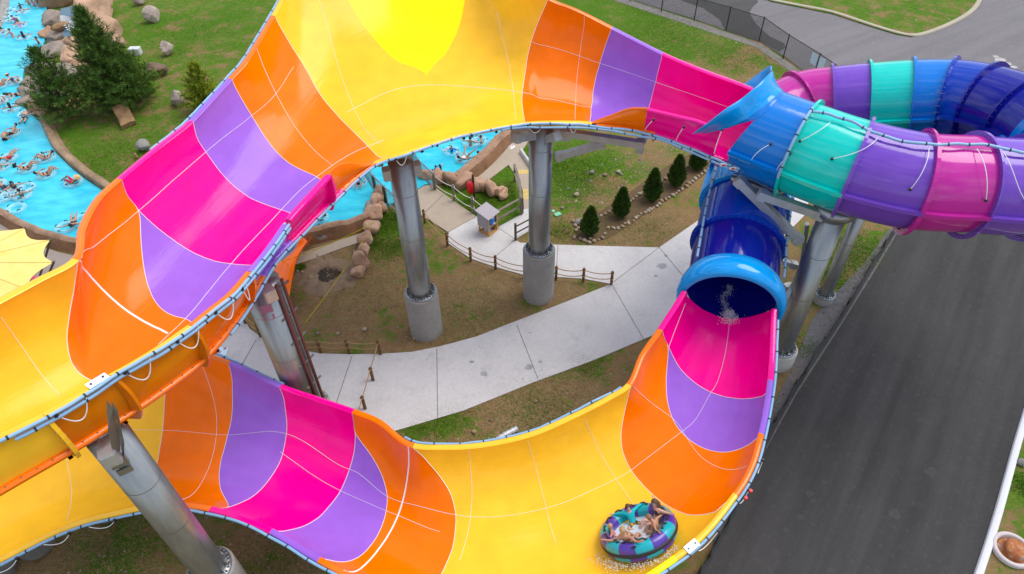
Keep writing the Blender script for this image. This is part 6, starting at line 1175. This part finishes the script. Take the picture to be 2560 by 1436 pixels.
POSES = {
 'recline': (sym({'pelvis': (.02, 0, .02), 'spine': (-.14, 0, .06), 'chest': (-.33, 0, .19), 'neck': (-.48, 0, .33), 'head': (-.57, 0, .43), 'top': (-.63, 0, .52), 'hip_': (.07, .1, .03), 'kn_': (.42, .17, .36), 'an_': (.70, .15, .12), 'toe_': (.82, .17, .19), 'sh_': (-.39, .19, .25), 'el_': (-.28, .42, .22), 'wr_': (-.06, .50, .24), 'ha_': (.0, .5, .23)}), (.7, 0, .7)),
 'stretch': (sym({'pelvis': (.02, 0, .04), 'spine': (-.14, 0, .08), 'chest': (-.33, 0, .18), 'neck': (-.50, 0, .28), 'head': (-.60, 0, .36), 'top': (-.68, 0, .42), 'hip_': (.07, .1, .05), 'kn_': (.46, .12, .24), 'an_': (.86, .14, .16), 'toe_': (.95, .16, .25), 'sh_': (-.40, .19, .22), 'el_': (-.44, .45, .20), 'wr_': (-.5, .68, .26), 'ha_': (-.52, .75, .28)}), (.5, 0, .85)),
 'prone': (sym({'pelvis': (-.30, 0, .16), 'spine': (-.14, 0, .24), 'chest': (.05, 0, .30), 'neck': (.22, 0, .36), 'head': (.33, 0, .42), 'top': (.42, 0, .49), 'hip_': (-.36, .1, .13), 'kn_': (-.75, .13, .0), 'an_': (-1.1, .12, -.02), 'toe_': (-1.22, .12, -.04), 'sh_': (.10, .19, .30), 'el_': (.24, .36, .14), 'wr_': (.44, .30, .08), 'ha_': (.50, .28, .08)}), (1, 0, -.2)),
 'float': (sym({'pelvis': (0, 0, .10), 'spine': (.16, 0, .14), 'chest': (.36, 0, .17), 'neck': (.52, 0, .18), 'head': (.62, 0, .17), 'top': (.72, 0, .18), 'hip_': (-.06, .1, .09), 'kn_': (-.46, .13, .06), 'an_': (-.86, .15, .09), 'toe_': (-1.0, .16, .10), 'sh_': (.40, .19, .16), 'el_': (.55, .34, .08), 'wr_': (.74, .30, .06), 'ha_': (.81, .29, .06)}), (.6, 0, -.8)),
 'stand': (sym({'pelvis': (0, 0, -.08), 'spine': (-.01, 0, .10), 'chest': (0, 0, .32), 'neck': (.01, 0, .50), 'head': (.03, 0, .62), 'top': (.03, 0, .74), 'hip_': (0, .1, -.12), 'kn_': (.05, .11, -.5), 'an_': (0, .11, -.9), 'toe_': (.14, .12, -.95), 'sh_': (0, .19, .42), 'el_': (.10, .36, .24), 'wr_': (.28, .40, .14), 'ha_': (.35, .40, .12)}), (1, 0, -.1)),
 'wade': (sym({'pelvis': (0, 0, -.12), 'spine': (0, 0, .05), 'chest': (.02, 0, .26), 'neck': (.04, 0, .44), 'head': (.07, 0, .55), 'top': (.08, 0, .67), 'hip_': (0, .1, -.16), 'kn_': (.05, .11, -.55), 'an_': (0, .11, -.95), 'toe_': (.14, .12, -1.0), 'sh_': (.02, .19, .36), 'el_': (.06, .46, .28), 'wr_': (.14, .68, .30), 'ha_': (.17, .75, .31)}), (1, 0, -.2)),
 'legsup': (sym({'pelvis': (.02, 0, .0), 'spine': (-.12, 0, .04), 'chest': (-.28, 0, .16), 'neck': (-.42, 0, .28), 'head': (-.50, 0, .38), 'top': (-.56, 0, .47), 'hip_': (.08, .1, .02), 'kn_': (.44, .28, .32), 'an_': (.78, .44, .48), 'toe_': (.88, .48, .56), 'sh_': (-.34, .19, .22), 'el_': (-.16, .40, .20), 'wr_': (.06, .46, .22), 'ha_': (.12, .46, .22)}), (.7, 0, .7)),
 'crouch': (sym({'pelvis': (-.16, 0, .18), 'spine': (-.05, 0, .32), 'chest': (.12, 0, .42), 'neck': (.28, 0, .44), 'head': (.38, 0, .42), 'top': (.48, 0, .44), 'hip_': (-.16, .1, .12), 'kn_': (.15, .16, .06), 'an_': (-.2, .16, -.1), 'toe_': (-.32, .16, -.14), 'sh_': (.16, .19, .38), 'el_': (.34, .26, .2), 'wr_': (.5, .2, .1), 'ha_': (.56, .18, .08)}), (.8, 0, -.6)),
 'rider': (sym({'pelvis': (0, 0, .13), 'spine': (-.05, 0, .27), 'chest': (-.13, 0, .46), 'neck': (-.15, 0, .63), 'head': (-.12, 0, .75), 'top': (-.11, 0, .87), 'hip_': (.06, .1, .11), 'kn_': (.38, .16, .32), 'an_': (.60, .13, .06), 'toe_': (.72, .15, .05), 'sh_': (-.16, .20, .56), 'el_': (-.30, .44, .50), 'wr_': (-.34, .62, .55), 'ha_': (-.36, .68, .575)}), (1, 0, -.35)),
 'rider_bend': (sym({'pelvis': (0, 0, .13), 'spine': (.02, 0, .28), 'chest': (.06, 0, .47), 'neck': (.13, 0, .62), 'head': (.21, 0, .71), 'top': (.26, 0, .82), 'hip_': (.06, .1, .11), 'kn_': (.36, .2, .30), 'an_': (.50, .1, .06), 'toe_': (.62, .1, .05), 'sh_': (.03, .20, .56), 'el_': (-.10, .46, .52), 'wr_': (-.26, .62, .55), 'ha_': (-.31, .68, .575)}), (1, 0, -.6)),
 'rider_cross': (sym({'pelvis': (0, 0, .13), 'spine': (-.03, 0, .28), 'chest': (-.08, 0, .48), 'neck': (-.08, 0, .64), 'head': (-.04, 0, .76), 'top': (-.03, 0, .88), 'hip_': (.08, .1, .11), 'kn_': (.32, .30, .14), 'an_': (.46, .02, .06), 'toe_': (.50, -.10, .06), 'sh_': (-.10, .20, .57), 'el_': (-.26, .42, .56), 'wr_': (-.36, .62, .55), 'ha_': (-.39, .68, .575)}), (1, 0, -.4))}
def pose_at(p, dirv, sc_=1.0, dz=0.0):
    yaw = math.atan2(dirv[1], dirv[0]); return Matrix.Translation([float(p[0]), float(p[1]), float(p[2] + dz)]) @ Matrix.Rotation(yaw, 4, 'Z') @ Matrix.Scale(sc_, 4)
# ---- clear swim rings
def ring_mat():
    b = NB('clear_vinyl'); b.p.inputs['Base Color'].default_value = (.80, .93, .97, 1); b.p.inputs['Roughness'].default_value = .08; b.p.inputs['Specular IOR Level'].default_value = .9
    lw = b.n('ShaderNodeLayerWeight', {'Blend': .35}).outputs['Facing']; b.link(b.ramp(lw, [(.1, (.16,) * 3), (.75, (.42,) * 3)]), b.p.inputs['Alpha']); return b.m
VIN = ring_mat()
def torus(mb, c, R_, r_, n=28, m_=10, mat=0, M=None, colfn=None):
    a = np.linspace(0, 2 * np.pi, n + 1); b = np.linspace(0, 2 * np.pi, m_, endpoint=False); P = np.stack([(R_ + r_ * np.cos(b)[None, :]) * np.cos(a)[:, None], (R_ + r_ * np.cos(b)[None, :]) * np.sin(a)[:, None], np.broadcast_to(r_ * np.sin(b), (n + 1, m_))], -1)
    if M is not None: P = P @ M.T
    if colfn is None: mb.grid(P + c, mat, wrap=True)
    else:
        for i in range(n): mb.grid((P + c)[i:i + 2], colfn(i), wrap=True)
def make_ring(double=False):
    t = empty('swim_ring', (0, 0, 0), 'x', 'swim ring', 'clear swim rings in the lazy river'); mb = MB(); cs = [V(0, 0, .1)] if not double else [V(-.5, 0, .1), V(.5, 0, .1)]
    for c in cs: torus(mb, c, .46, .15)
    mb.build('tube', VIN, t, org=np.zeros(3))
    for c in cs:
        for an in (.6, 2.5, 4.2, 5.5): 
            mb = MB(); d = V(math.cos(an), math.sin(an), 0); s_ = V(-d[1], d[0], 0); q = c + d * .50 + V(0, 0, .145); mb.tube(crom([q - s_ * .10, q - s_ * .05 + V(0, 0, .045), q + s_ * .05 + V(0, 0, .045), q + s_ * .10], 3), .026, 7); mb.build('handle', BLACK, t, org=np.zeros(3))
    return t
RING1, RING2 = make_ring(), make_ring(True); used_ring = set()
def ring(px, py, label, double=False, yaw=0.0, sc_=1.0):
    src = RING2 if double else RING1; o = src if src not in used_ring else copy_tree(src); used_ring.add(src); p = at(px, py, WL); o.location = [float(p[0]), float(p[1]), WL - .02]; o.rotation_euler[2] = yaw; o.scale = (sc_,) * 3; o['label'] = label
GP_ = 'swimmers in the lazy river'
cB, cR, cN, cW, cK, cG, cT, cP = CL('black', (16, 16, 20)), CL('red', (190, 20, 50)), CL('navy', (28, 44, 86)), CL('white', (225, 222, 230)), CL('pink', (240, 130, 190)), CL('green', (40, 90, 86)), CL('teal', (0, 110, 120)), CL('purple', (96, 60, 120)); cU, cL, cV, cD_ = CL('blue', (50, 80, 190)), CL('lilac', (196, 150, 210)), CL('coral', (236, 80, 110)), CL('charcoal', (52, 60, 78))
STRAW = plain('straw', srgb(226, 182, 120), .9, var=.2, scale=25); DK, BR, BL = 'dark', 'brown', 'blond'
def two(a): return [('bra', a), ('briefs', a)]
PPL = [
 (74, 12, 'stand', (1, -1), 1, [('trunks', cN)], (DK, 's'), None, 'bare-backed man standing at the top of the river with his family', 1, None),
 (87, 16, 'stand', (.6, -1), 1, [('bra', cK), ('briefs', cB)], (DK, 's'), None, 'woman in pink strapped top and black bottoms standing at the river top', 1, None),
 (99, 13, 'stand', (-1, .3), 2, [('shirt', cU)], (DK, 's'), None, 'small child in a blue shirt held by the standing woman', .62, None),
 (52, 19, 'wade', (1, .2), 2, [('shirt', cD_)], (DK, 's'), None, 'child with dark hair just above the woman in white top', .65, None),
 (59, 34, 'wade', (-.3, -1), 1, [('suit', cW)], (BR, 's'), 1, 'brown-haired woman in white top leaning on a ring', 1, None),
 (40, 55, 'prone', (-1, -.5), 1, [('suit', cP)], (DK, 's'), 1, 'woman in dark purple swimsuit leaning over her ring', 1, None),
 (52, 68, 'wade', (-.1, -1), 0, [('suit', cK)], (BR, 's'), 1, 'woman in pale pink swimsuit facing up the river', 1, None),
 (9, 86, 'wade', (.6, -.8), 0, [('suit', cW)], (DK, 's'), 1, 'person in white raising an arm near the photo edge', .95, None),
 (32, 92, 'stand', (-.8, .5), 0, [('bra', cL), ('briefs', cB)], (DK, 's'), None, 'woman in lilac bikini top standing with arms down', 1, None),
 (62, 98, 'wade', (.1, -1), 1, [('suit', cN)], (DK, 'long'), 1, 'woman with long black hair holding a ring in both arms', 1, None),
 (99, 110, 'wade', (-.8, .3), 1, [('suit', cD_)], (DK, 's'), None, 'swimmer stretching an arm out just behind the pine tip', 1, None),
 (40, 208, 'recline', (1, .3), 0, [('suit', cN)], (BR, 's'), 1, 'person in a wide straw hat floating beside the grey rocks', 1, STRAW),
 (4, 216, 'recline', (1, -.4), 1, two(cR), (DK, 's'), 1, 'red-suited swimmer cut by the photo edge, level with the grey rocks', 1, None),
 (30, 244, 'prone', (-1, .35), 1, two(cB), (DK, 'long'), 1, 'woman in black bikini bent over her ring beside the rocks', 1, None),
 (2, 258, 'recline', (1, .8), 0, [('trunks', cW)], (DK, 's'), 1, 'pale swimmer at the photo edge with legs stretched out', 1, None),
 (31, 278, 'wade', (.2, -1), 1, two(cW), (DK, 'long'), 1, 'girl with dark ponytail seen from behind in her ring', 1, None),
 (64, 294, 'float', (.5, -1), 0, [('trunks', cB), ('shoes', cB)], None, 1, 'man in black shorts and shoes floating face down at the rock', 1.1, None),
 (32, 338, 'recline', (-1, .6), 1, [('trunks', cB)], (DK, 's'), 1, 'dark-haired man leaning across to the tanned swimmer', 1, None),
 (15, 350, 'crouch', (.5, -1), 1, [('briefs', cB)], None, None, 'tanned bare-backed swimmer in black bottoms bending forward', 1, None),
 (25, 398, 'stretch', (1, -.7), 1, [('suit', cR)], (DK, 's'), 1, 'woman in red swimsuit lying on a ring', 1, None),
 (4, 424, 'wade', (.6, -1), 0, [('trunks', cB)], (DK, 's'), 1, 'pale bare-backed swimmer at the photo edge below the red swimsuit', 1, None),
 (117, 399, 'recline', (-1, .15), 1, two(cN), (DK, 's'), 1, 'mother reclining with one arm out and a child on her lap', 1, None),
 (111, 391, 'wade', (-1, .3), 1, [('vest', cB)], (DK, 's'), None, 'toddler in dark vest on the lap of the reclining mother', .55, None),
 (72, 424, 'recline', (1, -.35), 1, two(cB), (DK, 's'), 1, 'woman in a black hat lying with knees up', 1, cB),
 (120, 439, 'recline', (1, -.45), 1, two(cB), (DK, 's'), 1, 'dark-haired woman in black bikini lying with bent legs', 1, None),
 (184, 459, 'recline', (-1, -.15), 2, [('trunks', cR)], (DK, 's'), 1, 'man in straw hat and red trunks reclining near the river wall', 1, STRAW),
 (3, 468, 'prone', (-1, -.4), 1, [('trunks', cD_)], None, 1, 'swimmer in long dark shorts whose legs cross the photo edge', 1, None),
 (39, 474, 'wade', (.5, .9), 1, [('suit', cN)], (DK, 'long'), 1, 'long-haired girl turning in her ring above the green top', 1, None),
 (58, 495, 'wade', (-.2, -1), 1, two(cG), (DK, 's'), 1, 'woman in green swim top seen from behind', 1, None),
 (187, 562, 'stretch', (.2, -1), 1, [('suit', cB)], (DK, 'long'), 2, 'woman in black lying head down in a double ring by the orange flume', 1, None),
 (1130, 379, 'wade', (-.4, 1), 0, [('shirt', cU)], (BR, 's'), 1, 'small child in blue inside a big clear ring', .7, None),
 (1176, 364, 'wade', (.3, -.6), 1, [('trunks', cB)], (DK, 's'), 1, 'bare-chested man in black trunks upright in his ring', 1, None),
 (1204, 356, 'wade', (-1, .2), 1, [('trunks', cB)], (DK, 's'), 1, 'boy in black trunks sitting in the ring nearest the wall', .85, None),
 (1160, 399, 'legsup', (1, -.7), 1, [('suit', cW)], (DK, 's'), 1, 'swimmer in white lying back with both legs in the air', 1, None),
 (1197, 398, 'wade', (-.6, -.6), 2, [('trunks', cN)], (DK, 's'), None, 'dark-haired swimmer with only head and shoulder above the wall', .9, None),
 (1089, 428, 'wade', (1, .2), 1, [('shirt', cU)], (DK, 's'), None, 'child in blue shirt wading beside another child by the bridge', .68, None),
 (1102, 427, 'wade', (-1, -.2), 1, [('suit', cB)], (DK, 'long'), None, 'long-haired child wading beside the child in blue', .7, None),
 (1082, 438, 'wade', (.3, -1), 1, [('vest', cD_)], (DK, 's'), None, 'child low in the water behind the bridge railing', .62, None),
 (1055, 436, 'wade', (-.2, 1), 0, [('vest', cV)], (BR, 's'), None, 'child in coral life vest behind the bridge railing', .7, None),
 (896, 462, 'recline', (.2, 1), 1, [('trunks', cN)], (DK, 's'), 1, 'swimmer half under the orange flume wall by the bridge', 1, None),
 (797, 548, 'recline', (-1, -.35), 0, [('trunks', cT)], (BR, 's'), 1, 'pale swimmer in teal trunks lying back below the pink flume wall', 1, None),
 (803, 582, 'wade', (0, 1), 1, [('trunks', cN)], (DK, 's'), 1, 'dark-haired man in a ring with both arms raised by the wall', .95, None)]
for x, y, ps, dv, tone, cl, hr, rg, lb, s_, hat in PPL:
    p = at(x, y, WL); q = at(x + dv[0] * 10, y + dv[1] * 10, WL); d = q - p; J, face = POSES[ps]
    person(ps, J, face, pose_at(p, d, s_ * .95, .10 if ps in ('recline', 'stretch', 'legsup') else 0.0), tone, cl, hr, lb, GP_, hat=hat)
    if rg:
        nm = lb.split(' with ')[0] if len(lb.split()) > 9 else lb
        off = unit(d) * (.35 if ps in ('prone', 'float', 'crouch') else (.12 if ps in ('wade', 'stand') else -.05)); r_ = proj(p + off); ring(r_[0], r_[1], 'clear ring under or beside the ' + ' '.join(nm.split()[:9]), rg == 2, (x * 1.7) % 6.28, 1.0 if s_ > .8 else .95)
for x, y, lb, dbl in ((25, 30, 'empty clear ring up beside the white-topped woman', False), (14, 42, 'empty clear ring drifting in the river corner', False), (12, 53, 'empty clear ring lowest of the three in the river corner', False), (43, 525, 'empty clear ring with two black handles by the river wall', False), (6, 500, 'empty ring cut by the photo edge above the river wall', False), (46, 482, 'double clear ring shared by the two long-haired girls', True)):
    ring(x, y, lb, dbl, x * .7)
for src in (RING1, RING2):
    if src not in used_ring: bpy.data.objects.remove(src)

# ================================================================== THE FAMILY RAFT
def raft():
    s0, t0 = LO.st(1600, 1345); s0 = np.array([s0]); t0 = np.array([t0]); P = LO.pt(s0, t0)[0]; A, B, Tn, N = [q[0] for q in LO.frame(s0)]
    n = np.cross(LO.pt(s0 + .05, t0)[0] - LO.pt(s0 - .05, t0)[0], LO.pt(s0, t0 + .02)[0] - LO.pt(s0, t0 - .02)[0]); n = unit(n); n = n if n[2] > 0 else -n
    n = unit(V(-.31, .53, .79)); x = unit(V(1, 0, 0) - n * n[0]); y = np.cross(n, x); M = np.stack([x, y, n], 1); C0 = P + n * .27; C0 = C0 + (at(1603, 1332, C0[2] + .3) - C0) * V(1, 1, 0)
    t = bpy.data.objects.new('family_raft', None); col.objects.link(t); mw = Matrix.Identity(4)
    for i in range(3):
        for j in range(3): mw[i][j] = M[i][j]
        mw[i][3] = C0[i]
    t.matrix_world = mw; ORG[t.name] = np.zeros(3); tag(t, 'round inflatable raft in teal and purple segments carrying five riders', 'raft')
    TEAL = plain('teal_vinyl', srgb(0, 160, 172), .3, var=.05, coat=.2); PURP = plain('purple_vinyl', srgb(76, 50, 150), .3, var=.05, coat=.2)
    RO, rr = 1.13, .235; seg = 14
    mb = MB(); torus(mb, V(0, 0, .32), RO, rr, 84, 18, colfn=lambda i: (i // 6) % 2); mb.build('upper_tube', [TEAL, PURP], t)
    mb = MB(); torus(mb, V(0, 0, .05), RO + .02, rr * .78, 84, 16, colfn=lambda i: ((i + 3) // 6 + 1) % 2); mb.build('lower_tube', [TEAL, PURP], t)
    mb = MB(); a = np.linspace(0, 2 * np.pi, 72, endpoint=False); mb.grid(np.stack([np.stack([r_ * np.cos(a), r_ * np.sin(a), np.full(72, z)], 1) for r_, z in ((RO + rr * .95, .25), (RO + rr * 1.07, .22), (RO + rr * 1.07, .14), (RO + rr * .95, .11))]), wrap=True); mb.build('rub_band', BLACK, t)
    mb = MB(); mb.lathe([(.0, .17), (.5, .175), (.82, .17), (.98, .19)], V(0, 0, 0), 40); mb.build('floor', plain('pale_blue_floor', srgb(205, 222, 238), .25, var=.08, coat=.3), t)
    for k in range(14):
        an = 2 * math.pi * (k + .5) / 14; d = V(math.cos(an), math.sin(an), 0); s_ = V(-d[1], d[0], 0); q = d * (RO - .02) + V(0, 0, .32 + rr - .01); mb = MB(); mb.tube(crom([q - s_ * .13, q - s_ * .07 + V(0, 0, .07), q + s_ * .07 + V(0, 0, .07), q + s_ * .13], 4), .026, 8); mb.box(q - s_ * .14 + V(0, 0, -.005), (.1, .1, .025)); mb.box(q + s_ * .14 + V(0, 0, -.005), (.1, .1, .025)); mb.build('handle', BLACK, t)
    mb = MB(); q = V(-.25, -1.0, .40); d = unit(V(-.25, -1, 0)); mb.box(d * RO + d * .18 + V(0, 0, .32 + rr * .80), (.16, .11, .012)); mb.build('patch', BLACK, t)
    RID = [((1648, 1302), 'rider', 1.08, 0, two(cB), (BR, 'long'), 'woman in black bikini holding on at the top of the raft', None), ((1588, 1314), 'rider_cross', .92, 0, [('shirt', plain('teal_shirt', srgb(0, 178, 190), .8, var=.08)), ('trunks', camo())], (BR, 's'), 'boy in teal long-sleeved shirt sitting cross-legged in the raft', None),
           ((1672, 1326), 'rider_bend', .9, 1, [('trunks', cG)], ('red', 's'), 'red-haired child bending forward beside the woman in the raft', None), ((1540, 1346), 'rider', .82, 1, [('suit', floral())], (BL, 's'), 'small blond girl in floral swimsuit in the raft', None), ((1574, 1366), 'rider', 1.05, 1, [('trunks', cD_)], (BL, 's'), 'bare-backed rider facing away at the near side of the raft', None)]
    for (px, py), ps, s_, tone, cl, hr, lb, hat in RID:
        r = ray(px, py); k = ((C0 + n * .22 - CAM) @ n) / (r @ n); q = CAM + r * k - C0; u, v = q @ x, q @ y; rad_ = math.hypot(u, v); f = min(.76, max(.66, rad_)) / rad_; u, v = u * f, v * f
        L4 = Matrix.Translation([u, v, .07]) @ Matrix.Rotation(math.atan2(-v, -u), 4, 'Z') @ Matrix.Scale(s_, 4); J, face = POSES[ps]; person(ps, J, face, mw @ L4, tone, cl, hr, lb, 'riders in the raft', eyes=True)
    # spray thrown up along the raft's edge and a wake on the flume
    g = np.random.RandomState(5); mb = MB()
    for k in range(600):
        an = g.uniform(-2.75, -.75) if k % 3 else g.uniform(-3.1, -2.2); rd = RO + rr + abs(g.randn()) * .16 + (.0 if k % 3 else .3 * g.rand()); w_ = C0 + M @ V(math.cos(an) * rd, math.sin(an) * rd, -.12 + abs(g.randn()) * .05)
        mb.blob(w_, .012 * g.uniform(.4, 1.7), k, 4, .1)
    o = mb.build('spray', plain('white_foam', (.8, .84, .88), .5)); o['kind'] = 'stuff'; o['label'] = 'white spray along the lower edge of the raft'; o['category'] = 'spray'
raft()
# thin run of water splashing out of the tube mouth
g = np.random.RandomState(9); mb = MB(); fo = MB()
for k in range(800):
    u = g.rand() ** .8; s_ = LO_S = .55 - .05 * u; 
    sv, tv = LO.st(1822 + g.randn() * (5 + 8 * u), 800 - 20 * (1 - u) + 16 * g.rand() * u); p = LO.pt(np.array([sv]), np.array([tv]))[0] + V(0, 0, .03 + .08 * abs(g.randn())); mb.blob(p, .010 * g.uniform(.4, 1.6), k, 4, .1)
for k in range(800):
    u = g.rand(); c, T_, X_, Z_ = [q[0] for q in LT.frame(np.array([.02 + .62 * u]))]; p = c - Z_ * (TR - .12) + X_ * (g.randn() * .10 + .12 * math.sin(u * 9)) + Z_ * abs(g.randn()) * .06; mb.blob(p, .009 * g.uniform(.4, 1.5), k, 4, .1)
o = mb.build('spray', MATS['white_foam']); o['kind'] = 'stuff'; o['label'] = 'white water trickling out of the lower tube mouth'; o['category'] = 'spray'
